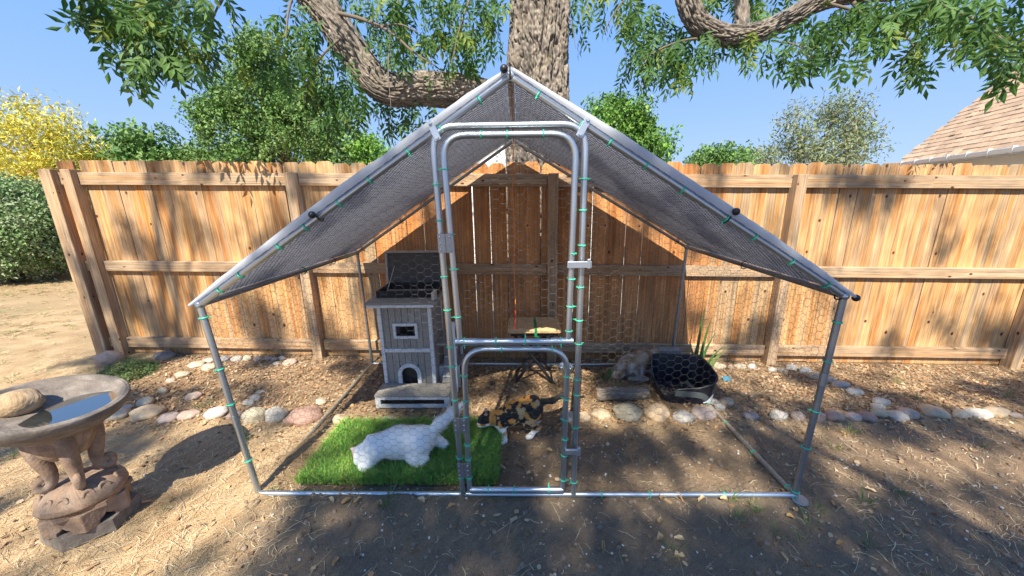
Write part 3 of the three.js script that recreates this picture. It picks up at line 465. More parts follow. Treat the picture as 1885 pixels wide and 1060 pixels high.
// ---------------------------------------------------------------- trees behind the viewer whose crowns shade the ground
{
  // light gaps in the crowns, as the points of the ground where the sun comes through: x, z, half sizes
  const gaps = [[1.24, -1.74, .1, .12], [1.25, -2.05, .12, .07], [.62, -1.68, .2, .11], [.98, -1.74, .13, .12], [.16, -1.80, .07, .24], [-.93, -1.86, .09, .1], [.55, -2.42, .22, .12], [1.1, -2.32, .28, .1], [-.2, -2.55, .15, .12], [.35, -2.62, .16, .12], [-1.2, -2.4, .14, .1], [2.3, -1.95, .5, .1], [2.9, -1.7, .32, .09], [1.9, -2.25, .2, .08], [3.6, -2.2, .4, .1], [-1.0, -1.35, .14, .05], [3.4, -1.85, .5, .07], [2.3, -1.55, .25, .05], [1.75, -1.75, .12, .06]];
  const S = (x, z) => {
    const w = fbm(x * 1.2, 40, z * 1.2, 3), w2 = fbm(x * 2.7, 44, z * 2.7, 3);
    if (z < -3.1) { // falls on the fence
      if (x < -4.3) return 0;
      if (x < -1.4) return sst(.03, .15, w2 + .35 * w + .02 - .10 * sst(3.2, 4.4, -z)) * .9;
      return sst(.17, .31, w2 + .3 * w + .03 * sst(-4.2, -3.2, z)) * .75;
    }
    for (const [gx, gz, a, b] of gaps) if (((x - gx) / (a * 1.05 + .05)) ** 2 + ((z - gz) / (b * 1.05 + .05)) ** 2 < 1 + .8 * w2) return .0;
    if (x > .7 && x < 1.22 && z < -2.62) return 1;
    const left = sst(-1.28, -1.02, x + .22 * w + (z + 1.4) * .18);
    let s = left;
    if (x < -1.1 && x > -3) s = Math.max(s, sst(.12, .24, w2) * .7);
    if (z < -2.1) s *= lerp(1, sst(-.14, .08, w2 + .4 * w), sst(2.1, 2.5, -z));
    if (x > 1.9 && z < -1.45) s *= lerp(1, sst(-.16, .04, w2 + .3 * w), sst(1.45, 1.8, -z));
    if (x < -2.4 && z > -2.75 && z < -1.5) s = Math.max(s, sst(.02, .15, w + .02) * .55);
    return s * (1 - sst(4.2, 6.2, x + 2 * w)) * (1 - sst(.2, 2, z + 1.6 * w));
  };
  const sv = rnd; rnd = mul(31415); const L = [[[], []], [[], []]], o = [V(2.6, 0, 9.2), V(-6.2, 0, 7.2)];
  for (let k = 0; k < 64000; k++) {
    const gx = rr(-7, 6.5), gz = rr(-6, 2.2), s = S(gx, gz); if (rnd() > s) continue;
    const H = rr(9.6, 11.8), p = V(gx, 0, gz).addScaledVector(SUN, H / SUN.y), w = p.x < -3.2 ? 1 : 0;
    if (camera.position.distanceTo(p) < 2) continue;
    L[w][k % 2].push({ m: M4(p.sub(o[w]), eul(rr(-1, 1), rr(0, 6.283), rr(-1, 1)), V(1, 1, 1).multiplyScalar(rr(.8, 1.2))), c: lin(.06 * rr(.7, 1.4), .14 * rr(.8, 1.2), .022) });
  }
  ['broad leafy shade tree standing behind the viewer to the right', 'broad leafy shade tree standing behind the viewer to the left'].forEach((lb, w) => {
    const t = thing('shade_tree', lb, 'tree', o[w].toArray());
    mesh('trunk', sweep([V(0, -.1, 0), V(.05, 2.5, 0), V(0, 5.5, -.05), V(-.1, 9.2, -.1)], q => lerp(.3, .14, q), 14), bark, t);
    for (let k = 0; k < 7; k++) { const l = L[w][k % 2], e = l[Math.floor(rnd() * l.length)]; if (!e) continue; const p = new THREE.Vector3().setFromMatrixPosition(e.m); mesh('limb', sweep(new THREE.CatmullRomCurve3([V(-.08, 7.5, -.08), V(p.x * .5, lerp(7.5, p.y, .6) + .3, p.z * .5), p]).getPoints(10), q => lerp(.07, .02, q), 7), bark, t); }
    const cr = new THREE.Group(); cr.name = 'crown'; t.add(cr); L[w].forEach((l, i) => stuff(inst('foliage', ashLeaves[i], leafMat(1, 1, 1, .3), l, cr)));
  });
  rnd = sv;
}

// ---------------------------------------------------------------- buildings
{
  const sh1 = thing('white_shed', 'white building wall glimpsed behind the fence beneath the tarp roof', 'shed', [-.2, 0, -8.1]);
  const white = std({ color: lin(.80, .80, .79), roughness: .7 });
  mesh('wall', box(3.9, 2.78, 2.2, 0, 1.39, -1.1), white, sh1);
  { const s = new THREE.Shape(); s.moveTo(-1.15, 0); s.lineTo(1.15, 0); s.lineTo(0, .12); const g = new THREE.ExtrudeGeometry(s, { depth: 4.0, bevelEnabled: false }); g.rotateY(Math.PI / 2); g.translate(-2.0, 2.78, -1.1); mesh('roof', g, std({ color: lin(.62, .62, .62) }), sh1); }
  const fh = thing('distant_house', 'distant house with low reddish roof behind the yellow tree', 'house', [-19.5, 0, -16.5]);
  mesh('wall', box(9, 2.6, 4, 0, 1.3, -2), std({ color: lin(.5, .42, .34) }), fh);
  { const s = new THREE.Shape(); s.moveTo(-2.4, 0); s.lineTo(2.4, 0); s.lineTo(0, 1.15); const g = new THREE.ExtrudeGeometry(s, { depth: 9.6, bevelEnabled: false }); g.rotateY(Math.PI / 2); g.translate(-4.8, 2.55, -2); mesh('roof', g, std({ map: tex(256, 128, (u, v) => { const l = .9 + .2 * n3(u * 60, v * 20, 3); return [.66 * l, .48 * l, .42 * l]; }) }), fh); }
}
{ // house with shingle roof
  const E0 = V(12.33, 2.5, -12.45), e = V(-.308, 0, .951), n = V(.951, 0, .308), sl = n.clone().multiplyScalar(1.56).add(V(0, 1.77, 0)).normalize(), nm = e.clone().cross(sl).normalize(); if (nm.y < 0) nm.negate();
  const h = thing('shingled_house', 'house with brown shingle roof and white gutter beyond the right fence', 'house', [E0.x, 0, E0.z]);
  const toL = p => p.clone().sub(V(E0.x, 0, E0.z));
  const basis = new THREE.Matrix4().makeBasis(e, nm, sl), q = new THREE.Quaternion().setFromRotationMatrix(new THREE.Matrix4().makeBasis(e, nm, e.clone().cross(nm)));
  const zax = e.clone().cross(nm), sg = zax.dot(sl) > 0 ? 1 : -1;
  const roof = mesh('roof', (() => { const g = box(9, .05, 6.4, 4.5, -.045, sg * 3.2); return g; })(), std({ color: lin(.20, .14, .10) }), h); roof.position.copy(toL(E0)); roof.quaternion.copy(q);
  const cols = [[.46, .31, .19], [.52, .35, .215], [.42, .285, .18], [.49, .335, .215], [.55, .39, .25]], mm = cols.map((c, i) => std({ map: tex(64, 64, (u, v) => { const l = 1 + .22 * n3(u * 30, v * 3, i) + .12 * n3(u * 9, v * 9, i + 3); return c.map(x => cl(Math.pow(x * l, 1 / 2.2))); }), roughness: .9 }));
  const gs = [.2, .25, .3].map(w => box(w - .007, .030, .235, 0, 0, 0, .003));
  let cnt = 0;
  for (let r = 0; r < 24; r++) { let t = [0, -.1, -.05, -.15][r % 4]; while (t < 7.5) { const k = Math.floor(rnd() * 3), w = [.2, .25, .3][k]; t += w; if (t - w < -.16) continue;
      const c = E0.clone().addScaledVector(e, t - w / 2).addScaledVector(sl, -.05 + r * .17 + .1).addScaledVector(nm, .014); const v = c.clone().project(camera); if (v.x > 1.06 || v.y > 1.05 || v.y < .35 || cnt > 295) continue; cnt++;
      const m = mesh('shingle', gs[k], mm[Math.floor(rnd() * 5)], roof); m.position.set(t - w / 2, .012 + rr(0, .007) + (rnd() < .05 ? .014 : 0), sg * (r * .17 + .06 + rr(-.006, .006))); m.rotation.x = sg * -.065 * -1; m.rotation.y = rr(-.012, .012); } }
  const gut = (() => { const s = new THREE.Shape(); s.moveTo(0, 0); s.lineTo(.012, 0); s.lineTo(.012, -.09); s.quadraticCurveTo(.1, -.12, .115, -.02); s.lineTo(.125, -.02); s.lineTo(.13, -.03); s.quadraticCurveTo(.12, -.14, 0, -.125); const g = new THREE.ExtrudeGeometry(s, { depth: 8.6, bevelEnabled: false }); return g; })();
  const gm = mesh('gutter', gut, std({ color: lin(.74, .72, .68), roughness: .45 }), h);
  gm.quaternion.setFromRotationMatrix(new THREE.Matrix4().makeBasis(n.clone().negate(), V(0, 1, 0), n.clone().negate().cross(V(0, 1, 0)))); 
  const zz = n.clone().negate().cross(V(0, 1, 0)); const gs0 = E0.clone().addScaledVector(n, .02).add(V(0, .0, 0)); if (zz.dot(e) > 0) gm.position.copy(toL(gs0.addScaledVector(e, -.3))); else gm.position.copy(toL(gs0.addScaledVector(e, 8.3)));
  for (let k = 0; k < 9; k++) { const c = E0.clone().addScaledVector(e, .25 + k * .62).addScaledVector(n, -.045).add(V(0, -.055, 0)); const m = mesh('gutter_strap', box(.018, .135, .15), gm.material, gm.parent); m.quaternion.copy(gm.quaternion); m.position.copy(toL(c)); m.rotateY(Math.PI / 2); }
  const creamW = std({ color: lin(.62, .56, .46), roughness: .85 });
  const wall = mesh('wall', box(8.6, 2.36, .2), creamW, h); wall.quaternion.setFromRotationMatrix(new THREE.Matrix4().makeBasis(e, V(0, 1, 0), e.clone().cross(V(0, 1, 0)))); wall.position.copy(toL(E0.clone().addScaledVector(e, 4.6).addScaledVector(n, .5).setY(1.18)));
  for (let k = 0; k < 12; k++) { const m = mesh('rafter_tail', box(.07, .12, .55), creamW, h); m.quaternion.copy(wall.quaternion); m.position.copy(toL(E0.clone().addScaledVector(e, .15 + k * .6).addScaledVector(n, .3).setY(2.40))); }
}
// ---------------------------------------------------------------- turf
{
  const g = thing('turf_patch', 'rectangle of fresh green turf laid inside the run', 'turf');
  const w = sodX1 - sodX0, d = sodZ0 - sodZ1;
  const sg = new THREE.BoxGeometry(w, .05, d, 40, 2, 20), p = sg.attributes.position; for (let i = 0; i < p.count; i++) { const x = p.getX(i), y = p.getY(i), z = p.getZ(i); p.setXYZ(i, x + .012 * n3(z * 9, y * 20, x * 2), y + (y > 0 ? .006 * n3(x * 8, z * 8, 2) : -.04), z + .012 * n3(x * 9, y * 20, 4)); } sg.computeVertexNormals();
  const base = mesh('soil_mat', sg, std({ color: lin(.075, .06, .035), roughness: .95 }), g); base.position.set((sodX0 + sodX1) / 2, .008, (sodZ0 + sodZ1) / 2);
  const bl = sd => { const r = mul(sd), P = [], I = []; for (let k = 0; k < 5; k++) { const a = r() * 6.283, l = .032 + r() * .034, w = .0023, lean = .25 + r() * .9, dx = Math.cos(a), dz = Math.sin(a), bx = (r() - .5) * .016, bz = (r() - .5) * .016, o = P.length / 3; P.push(bx - dz * w, 0, bz + dx * w, bx + dz * w, 0, bz - dx * w, bx + dx * l * lean * .35 - dz * w * .8, l * .6, bz + dz * l * lean * .35 + dx * w * .8, bx + dx * l * lean * .35 + dz * w * .8, l * .6, bz + dz * l * lean * .35 - dx * w * .8, bx + dx * l * lean, l, bz + dz * l * lean); I.push(o, o + 1, o + 2, o + 1, o + 3, o + 2, o + 2, o + 3, o + 4); } return bg(P, I); };
  const L = [[], [], []], ks = [bl(1), bl(2), bl(3)];
  for (let k = 0; k < 15000; k++) { const x = rr(sodX0 - .008, sodX1 + .008), z = rr(sodZ1 - .008, sodZ0 + .01); if (rnd() < .6 * sst(.25, .5, n3(x * 7, 3, z * 7))) continue; const f = rr(.75, 1.25), ye = rnd() < .18 ? 1 : 0; L[k % 3].push({ m: M4(V(x, .026, z), eul(rr(-.2, .2), rr(0, 6.28), rr(-.2, .2)), V(1, rr(.8, 1.3), 1)), c: ye ? lin(.46 * f, .48 * f, .12 * f) : lin(.21 * f, .44 * f, .075 * f) }); }
  L.forEach((l, i) => stuff(inst('grass', ks[i], leafMat(1, 1, 1, .3), l, g)));
}
// ---------------------------------------------------------------- litter on the ground
{
  const strand = sd => { const r = mul(sd), P = [], I = [], n = 4, L = 1; let x = 0, y = 0, a = (r() - .5) * .6; for (let k = 0; k <= n; k++) { const h = .05 * Math.sin(k / n * 3.1) * r(); P.push(x, h, y - .018, x, h, y + .018); if (k) { const o = (k - 1) * 2; I.push(o, o + 1, o + 2, o + 1, o + 3, o + 2); } x += L / n * Math.cos(a); y += L / n * Math.sin(a); a += (r() - .5) * .9; } return bg(P, I); };
  const S = [1, 2, 3, 4].map(strand), LS = [[], [], [], []], sv = rnd; rnd = mul(555);
  const inSod = (x, z) => x > sodX0 && x < sodX1 && z < sodZ0 && z > sodZ1;
  const place = (n, x0, x1, z0, z1, acc, fn) => { for (let k = 0; k < n; k++) { const x = rr(x0, x1), z = rr(z0, z1); if (inSod(x, z) || rnd() > acc(x, z)) continue; fn(x, z, k); } };
  const tan = [[.52, .40, .24], [.60, .48, .30], [.42, .30, .17], [.64, .53, .35], [.26, .17, .085]];
  const twig = []; place(210, -3, 4.4, -2.1, -.8, (x, z) => x > -1.4 ? 1 : .3, (x, z, k) => twig.push([x, z, k]));
  for (const [x, z, k] of twig) { const f = rr(.5, 1.1); LS[k % 4].push({ m: M4(V(x, gh(x, z) + .008, z), eul(rr(-.06, .06), rr(0, 6.28), rr(-.06, .06)), V(rr(.06, .16), rr(.05, .3), rr(.04, .07))), c: lin(.46 * f, .38 * f, .27 * f) }); }
  const dry = (x, z) => (1 - sst(-1.5, -.9, x + .4 * fbm(x, 3, z, 2)) * sst(-2.4, -2.1, z)) * .75 + .09 + (x > 1.5 ? .30 : 0);
  place(38000, -4.6, 4.6, -3.2, -.75, dry, (x, z, k) => { const l = rr(.025, .085), c = tan[Math.floor(rnd() * 5)], f = rr(.7, 1.15); LS[k % 4].push({ m: M4(V(x, gh(x, z) + rr(.004, .010), z), eul(rr(-.12, .12), rr(0, 6.28), rr(-.12, .12)), V(l, rr(.02, .25), rr(.03, .07))), c: lin(c[0] * f, c[1] * f, c[2] * f) }); });
  const lawn = []; for (let k = 0; k < 5200; k++) { const x = rr(-11, -3.4), z = rr(-8.5, -2.2); if (fbm(x * 1.1, 21, z * 1.1, 3) + rr(-.25, .25) < -.02 || (x > -4.3 && z < -3)) continue; lawn.push([x, z]); }
  const soil = new THREE.Group(); soil.name = 'ground_litter'; soil.userData = { kind: 'stuff', label: 'dry straw, wood chips and small pebbles strewn over the ground', category: 'litter' }; scene.add(soil);
  const lm = std({ color: lin(1, 1, 1), roughness: .9 });
  { const P = [], I = [], q = mul(8); for (let k = 0; k < 12; k++) { const a = q() * 6.283; leaflet(P, I, V(Math.cos(a) * .03 * q(), 0, Math.sin(a) * .03 * q()), V(Math.cos(a) * (.5 + q()), .35 + q() * .4, Math.sin(a) * (.5 + q())), V(0, 1, .1), .03 + q() * .04, .005); } stuff(inst('dry_lawn', bg(P, I), leafMat(1, 1, 1, .2), lawn.map(([x, z]) => { const g = rnd() < .22, f = rr(.7, 1.1); return { m: M4(V(x, gh(x, z), z), eul(0, rr(0, 6.28), 0), V(1, 1, 1).multiplyScalar(rr(.6, 1.3))), c: g ? lin(.22 * f, .27 * f, .10 * f) : lin(.50 * f, .38 * f, .20 * f) }; }), soil)); }
  LS.forEach((l, i) => stuff(inst('straw', S[i], lm, l, soil)));
  const chipG = [box(.03, .004, .012, 0, 0, 0), box(.018, .005, .014), (() => { const g = new THREE.CircleGeometry(.012, 6); g.rotateX(-Math.PI / 2); return g.toNonIndexed(); })()].map(g => g.index ? g.toNonIndexed() : g), LC = [[], [], []];
  const mul2 = (x, z) => sst(2.0, 2.45, -z + .25 * fbm(x * 1.3, 9, z * 1.3, 3)) * .95 + .05;
  place(24000, -3.6, 4.8, -3.22, -1.0, mul2, (x, z, k) => { const c = [[.30, .18, .095], [.38, .245, .13], [.21, .12, .065], [.46, .34, .21], [.15, .09, .05], [.42, .23, .105]][Math.floor(rnd() * 6)], f = rr(.7, 1.2); LC[k % 3].push({ m: M4(V(x, gh(x, z) + rr(.003, .012), z), eul(rr(-.5, .5), rr(0, 6.28), rr(-.5, .5)), V(1, 1, 1).multiplyScalar(rr(.5, 1.25))), c: lin(c[0] * f, c[1] * f, c[2] * f) }); });
  LC.forEach((l, i) => stuff(inst('wood_chips', chipG[i], lm, l, soil)));
  const pg = new THREE.IcosahedronGeometry(1, 0), LP = [];
  place(3400, -3, 4.4, -2.4, -.8, (x, z) => x > -1.3 ? .9 : .25, (x, z) => { const r = Math.pow(rnd(), 3) * .006 + .0016, w = rnd(); LP.push({ m: M4(V(x, gh(x, z) + r * .6 + .003, z), rq(), V(r * rr(.8, 1.5), r * .7, r)), c: w < .5 ? lin(.55, .52, .46) : w < .8 ? lin(.3, .25, .2) : lin(.12, .09, .07) }); });
  stuff(inst('pebbles', pg, lm, LP, soil));
  const LK = []; place(5200, -3.2, 4.4, -2.3, -.8, (x, z) => sst(-1.5, -1.1, x), (x, z) => { const r = Math.pow(rnd(), 3) * .011 + .002, f = rr(.75, 1.2); LK.push({ m: M4(V(x, gh(x, z) + r * .2, z), rq(), V(r * rr(.8, 1.4), r * .8, r)), c: lin(.21 * f, .155 * f, .112 * f) }); });
  stuff(inst('soil_crumbs', new THREE.IcosahedronGeometry(1, 1), lm, LK, soil));
  const where = p => p.z > -1.56 ? (p.x < -1 ? 'near the bird bath' : p.x < .3 ? 'on dark soil before the turf' : p.x < 1.4 ? 'on dark soil before the right netting' : 'on bare soil right of the run') : p.x < -1.4 ? 'left of the run' : p.x > 1.4 ? (p.z < -2.4 ? 'between fence and right stone rows' : 'before the right stone row') : p.x < .3 ? 'inside the run behind the doors' : 'inside the run on the right';
  // dry leaves
  const leafG = [1, 2, 3].map(sd => { const r = mul(sd + 9), P = [], I = [], n = 9; P.push(0, .004, 0); for (let k = 0; k < n; k++) { const a = k / n * 6.283, q = .55 + .45 * Math.abs(Math.cos(a)) + (r() - .5) * .25; P.push(Math.cos(a) * q * .034, .016 * r() + .012 * Math.sin(a) ** 2, Math.sin(a) * q * .022); I.push(0, 1 + (k + 1) % n, 1 + k); } return bg(P, I); });
  const dm = [[.50, .34, .17], [.42, .25, .11], [.58, .44, .26]].map(c => std({ color: lin(...c), roughness: .85 }));
  const spots = [[1200, 912], [1216, 918], [1330, 922], [1350, 918], [1250, 918], [1290, 922], [1462, 945], [1455, 955], [1600, 907], [1215, 998], [1546, 1008], [1250, 1030], [700, 935], [640, 932], [612, 930], [660, 930], [833, 938], [776, 930], [1010, 832], [955, 860], [925, 865], [1275, 815], [1400, 700], [1430, 690], [1110, 1015], [620, 1038], [1250, 997], [1214, 965], [1700, 720], [1760, 715], [1820, 735], [330, 770], [290, 740]];
  spots.forEach(([u, v], i) => { const p = gp(u, v), m = single('fallen_leaf', leafG[i % 3], dm[i % 3], `${['curled tan', 'brown', 'pale straw-coloured'][i % 3]} dry leaf lying ${where(p)}`, 'leaf', 'dry leaves on the ground'); m.position.set(p.x, gh(p.x, p.z) + .008, p.z); m.rotation.set(rr(-.2, .2), rr(0, 6.28), rr(-.2, .2)); m.scale.set(rr(.5, .85), rr(.8, 1.6), rr(.5, .85)); });
  // green tufts
  const tuftG = [1, 2, 3].map(sd => { const r = mul(sd + 70), P = [], I = []; for (let k = 0; k < 16; k++) { const a = r() * 6.283, l = .03 + r() * .07; leaflet(P, I, V(Math.cos(a) * .012, 0, Math.sin(a) * .012), V(Math.cos(a) * (.3 + r()), .5 + r(), Math.sin(a) * (.3 + r())), V(0, 1, .1), l, .004); } return bg(P, I); });
  const weedM = [leafMat(.13, .22, .05), leafMat(.2, .24, .08), leafMat(.10, .19, .05)];
  [[385, 748], [370, 752], [450, 812], [505, 915], [720, 925], [715, 940], [1340, 920], [1385, 935], [1395, 945], [1500, 940], [1490, 970], [1590, 930], [1600, 1010], [1655, 700], [1690, 735], [1860, 720], [1855, 730], [1810, 825], [1540, 830], [1560, 800], [1575, 800], [870, 915], [1430, 985], [20, 845], [60, 832], [10, 690], [150, 830], [1360, 960], [1475, 1000], [1660, 915], [1240, 1020], [300, 945], [400, 690], [510, 660], [1105, 695], [1090, 700], [1115, 690]].forEach(([u, v], i) => { const p = gp(u, v), m = single('weed_tuft', tuftG[i % 3], weedM[i % 3], `small ${['green', 'yellowish green', 'dark green'][i % 3]} weed tuft growing ${where(p)}`, 'weed', 'weed tufts on the ground'); m.position.set(p.x, gh(p.x, p.z), p.z); m.rotation.y = rr(0, 6.28); m.scale.setScalar(rr(.7, 1.2)); });
  rnd = sv;
}
// ---------------------------------------------------------------- stones
{
  const sg = []; for (let i = 0; i < 6; i++) { const g = mergeVertices((() => { const q = new THREE.IcosahedronGeometry(1, 5); q.deleteAttribute('uv'); q.deleteAttribute('normal'); return q; })()), p = g.attributes.position, U = []; for (let k = 0; k < p.count; k++) { const v = V(p.getX(k), p.getY(k), p.getZ(k)); const f = 1 + .22 * n3(v.x * 1.1 + i * 7, v.y * 1.1, v.z * 1.1) + .07 * n3(v.x * 3 + i, v.y * 3, v.z * 3) + .03 * n3(v.x * 7, v.y * 7 + i, v.z * 7) + .016 * n3(v.x * 16, v.y * 16 + i, v.z * 16); U.push(Math.atan2(v.z, v.x) / 6.283 + .5, v.y * .5 + .5); v.multiplyScalar(f); p.setXYZ(k, v.x, v.y, v.z); } g.setAttribute('uv', new THREE.Float32BufferAttribute(U, 2)); g.computeVertexNormals(); sg.push(g); }
  const cols = { cream: [.50, .42, .30], tan: [.52, .37, .22], grey: [.38, .37, .35], pale: [.40, .39, .375], blue: [.30, .33, .37], pink: [.42, .29, .235], red: [.36, .17, .13], mauve: [.38, .29, .28], olive: [.33, .30, .21], dark: [.10, .10, .11], salmon: [.46, .265, .20], rust: [.58, .40, .22] };
  const word = { cream: 'cream', tan: 'tan', grey: 'grey', pale: 'pale grey', blue: 'bluish grey', pink: 'pink', red: 'dark red', mauve: 'mauve', olive: 'olive grey', dark: 'dark', salmon: 'salmon pink', rust: 'orange tan' };
  const mats = {}; for (const [k, c] of Object.entries(cols)) { const s = k.length * 3.7 + c[0] * 40; mats[k] = std({ map: tex(128, 128, (u, v) => { const a = u * 6.283; const l = 1 + .42 * fbm(Math.cos(a) * 3 + s, v * 7, Math.sin(a) * 3, 4) + .22 * n3(Math.cos(a) * 30, v * 55, Math.sin(a) * 30 + s); const w = cl(fbm(Math.cos(a) * 2 + s, v * 4 + 9, Math.sin(a) * 2, 3) * 1.3); const q = mix3(mix3(c, [.33, .27, .2], .38), [.5, .47, .42], w * .5); return q.map(x => cl(Math.pow(Math.max(0, x * l), 1 / 2.2))); }), roughness: .88 }); }
  const ord = ['first', 'second', 'third', 'fourth', 'fifth', 'sixth', 'seventh', 'eighth', 'ninth', 'tenth', 'eleventh', 'twelfth', 'thirteenth', 'fourteenth', 'fifteenth', 'sixteenth', 'seventeenth', 'eighteenth'];
  const rows = [
    ['from the bird bath in the straight row', 'stone row left of the run', [[203, 763, 44, 22, 'cream'], [221, 755, 14, 9, 'dark'], [255, 763, 60, 22, 'tan'], [298, 769, 38, 20, 'mauve'], [338, 763, 38, 18, 'pink'], [388, 764, 48, 15, 'pale'], [426, 764, 30, 18, 'pink'], [461, 761, 42, 36, 'olive'], [500, 762, 48, 30, 'pale'], [549, 767, 68, 36, 'red']]],
    ['from the bird bath in the curved row', 'curve of stones up to the fence', [[228, 749, 22, 10, 'pale'], [259, 740, 34, 18, 'cream'], [298, 720, 18, 17, 'cream'], [312, 707, 19, 10, 'pink'], [333, 697, 26, 13, 'olive'], [356, 683, 30, 13, 'cream'], [381, 686, 30, 12, 'cream'], [381, 674, 21, 11, 'grey']]],
    ['from the corner along the left fence foot', 'stones at the foot of the left fence', [[192, 672, 48, 34, 'pink'], [297, 669, 38, 14, 'dark'], [413, 670, 19, 12, 'blue'], [432, 670, 21, 12, 'pale'], [455, 668, 18, 13, 'cream'], [474, 669, 18, 11, 'pink'], [493, 668, 17, 11, 'salmon'], [504, 670, 12, 8, 'grey'], [520, 667, 13, 10, 'blue'], [508, 677, 15, 8, 'pale']]],
    ['from the left among loose stones left', 'loose stones left of the run', [[351, 730, 30, 17, 'pink'], [467, 733, 20, 16, 'blue'], [478, 724, 16, 8, 'pale'], [454, 743, 24, 10, 'pale'], [588, 739, 24, 14, 'cream'], [620, 772, 38, 16, 'tan'], [714, 773, 33, 16, 'mauve'], [530, 677, 26, 8, 'pink']]],
    ['from the doors in the row inside', 'stone row inside the run', [[859, 771, 15, 12, 'pink'], [1043, 760, 26, 36, 'mauve'], [1077, 764, 24, 24, 'tan'], [1108, 763, 38, 20, 'tan'], [1160, 757, 56, 38, 'olive'], [1214, 759, 49, 36, 'rust'], [1263, 767, 40, 26, 'pale'], [1301, 761, 47, 24, 'mauve'], [1314, 737, 22, 18, 'pale'], [1328, 748, 22, 17, 'grey'], [1341, 738, 29, 19, 'tan']]],
    ['from the bin in the long right row', 'long stone row right of the run', [[1386, 765, 30, 14, 'mauve'], [1440, 764, 34, 21, 'pale'], [1474, 764, 29, 21, 'pink'], [1513, 762, 27, 28, 'salmon'], [1545, 764, 38, 21, 'salmon'], [1578, 766, 30, 17, 'mauve'], [1606, 767, 36, 18, 'red'], [1628, 760, 32, 16, 'olive'], [1663, 766, 36, 18, 'grey'], [1684, 761, 42, 19, 'pink'], [1737, 759, 48, 24, 'tan'], [1780, 762, 33, 16, 'cream'], [1814, 763, 40, 16, 'pale'], [1846, 761, 44, 16, 'tan'], [1876, 765, 24, 10, 'pink']]],
    ['from the bin in the right curved row', 'stones curving from the right fence', [[1327, 665, 26, 15, 'cream'], [1347, 667, 12, 11, 'pink'], [1367, 665, 25, 13, 'cream'], [1388, 665, 17, 13, 'pale'], [1426, 670, 20, 10, 'pale'], [1445, 672, 20, 9, 'dark'], [1463, 665, 24, 17, 'pale'], [1489, 670, 24, 18, 'blue'], [1511, 682, 32, 19, 'olive'], [1533, 690, 18, 15, 'grey'], [1555, 701, 32, 17, 'pale'], [1581, 716, 32, 18, 'pale'], [1630, 739, 30, 12, 'pale'], [1624, 748, 26, 12, 'grey']]]];
  let k = 0;
  for (const [ph, grp, list] of rows) list.forEach(([u, v, w, h, c], i) => {
    const b = gp(u, v + h * .5), dp = camera.position.distanceTo(b) , f = -ray(u, v + h / 2).dot(V(0, 0, -1).applyQuaternion(camera.quaternion)); const t = (b.clone().sub(camera.position)).dot(V(0, 0, -1).applyQuaternion(camera.quaternion)), rx = w / 2 * t / FP * 1.05, ry = Math.max(rx * .42, h / 2 * t / FP * .95), rz = rx * rr(.65, .85);
    const m = single('stone', sg[k % 6], mats[c], `${word[c]} rounded stone, ${ord[i]} ${ph}`, 'stone', grp); k++;
    const z = b.z - rz * .8; m.position.set(b.x, gh(b.x, z) + ry * .30, z); m.scale.set(rx * .90, ry * 1.02, rz * .95); m.rotation.set(rr(-.12, .12), rr(-.35, .35) + (k % 2 ? Math.PI : 0), rr(-.12, .12));
  });
}
// ---------------------------------------------------------------- log, bowl, block, scrap
{
  const l = thing('short_log', 'short cut log lying behind the stones inside the run', 'log', [.77, .05, -2.5]);
  const ln = barkTube([V(-.2, 0, 0), V(-.05, .006, .004), V(.08, -.002, 0), V(.2, 0, -.01)], () => .05, 60, 60, .006, 40); mesh('bark', ln, std({ map: barkTexMap, color: lin(1.0, .95, .9) }), l);
  const rings = tex(128, 128, (u, v) => { const d = Math.hypot(u - .5, v - .52); const q = .72 + .12 * Math.sin(d * 120 + n3(u * 6, v * 6, 1) * 3); return [q, q * .8, q * .56]; });
  for (const s of [-1, 1]) { const g = new THREE.CircleGeometry(.05, 24); g.rotateY(s * Math.PI / 2); g.translate(s * .2, 0, s > 0 ? -.01 : 0); mesh('cut_end', g, std({ map: rings }), l); }
  l.rotation.y = .04;
  const b = thing('metal_bowl', 'small steel bowl on the ground behind the door posts', 'bowl', [.40, gh(.4, -2.98) + .004, -2.98]);
  mesh('shell', new THREE.LatheGeometry([[0, .004], [.05, .004], [.055, .01], [.062, .05], [.072, .055], [.074, .052], [.066, .046], [.06, .004], [.058, 0], [0, 0]].map(p => new THREE.Vector2(...p)), 28), steel, b);
  const c = thing('concrete_block', 'grey concrete block standing behind the black bin', 'block', [1.315, 0, -2.995]);
  mesh('block_body', box(.19, .215, .09, 0, .1, 0, .006), std({ map: tex(128, 128, (u, v) => { const q = .52 + .2 * fbm(u * 9, v * 9, 2, 4) + .1 * n3(u * 60, v * 60, 3); return [q, q, q * .98]; }), roughness: .95 }), c);
  const sc = single('plastic_scrap', (() => { const g = new THREE.PlaneGeometry(.07, .05, 8, 6), p = g.attributes.position; for (let i = 0; i < p.count; i++) p.setZ(i, .012 * n3(p.getX(i) * 50, p.getY(i) * 50, 2)); g.rotateX(-1.1); g.computeVertexNormals(); return g; })(), std({ color: lin(.06, .17, .24), roughness: .4 }), 'crumpled scrap of blue plastic beside the black bin', 'scrap');
  const p = gp(1338, 696); sc.position.set(p.x, gh(p.x, p.z) + .025, p.z);
}
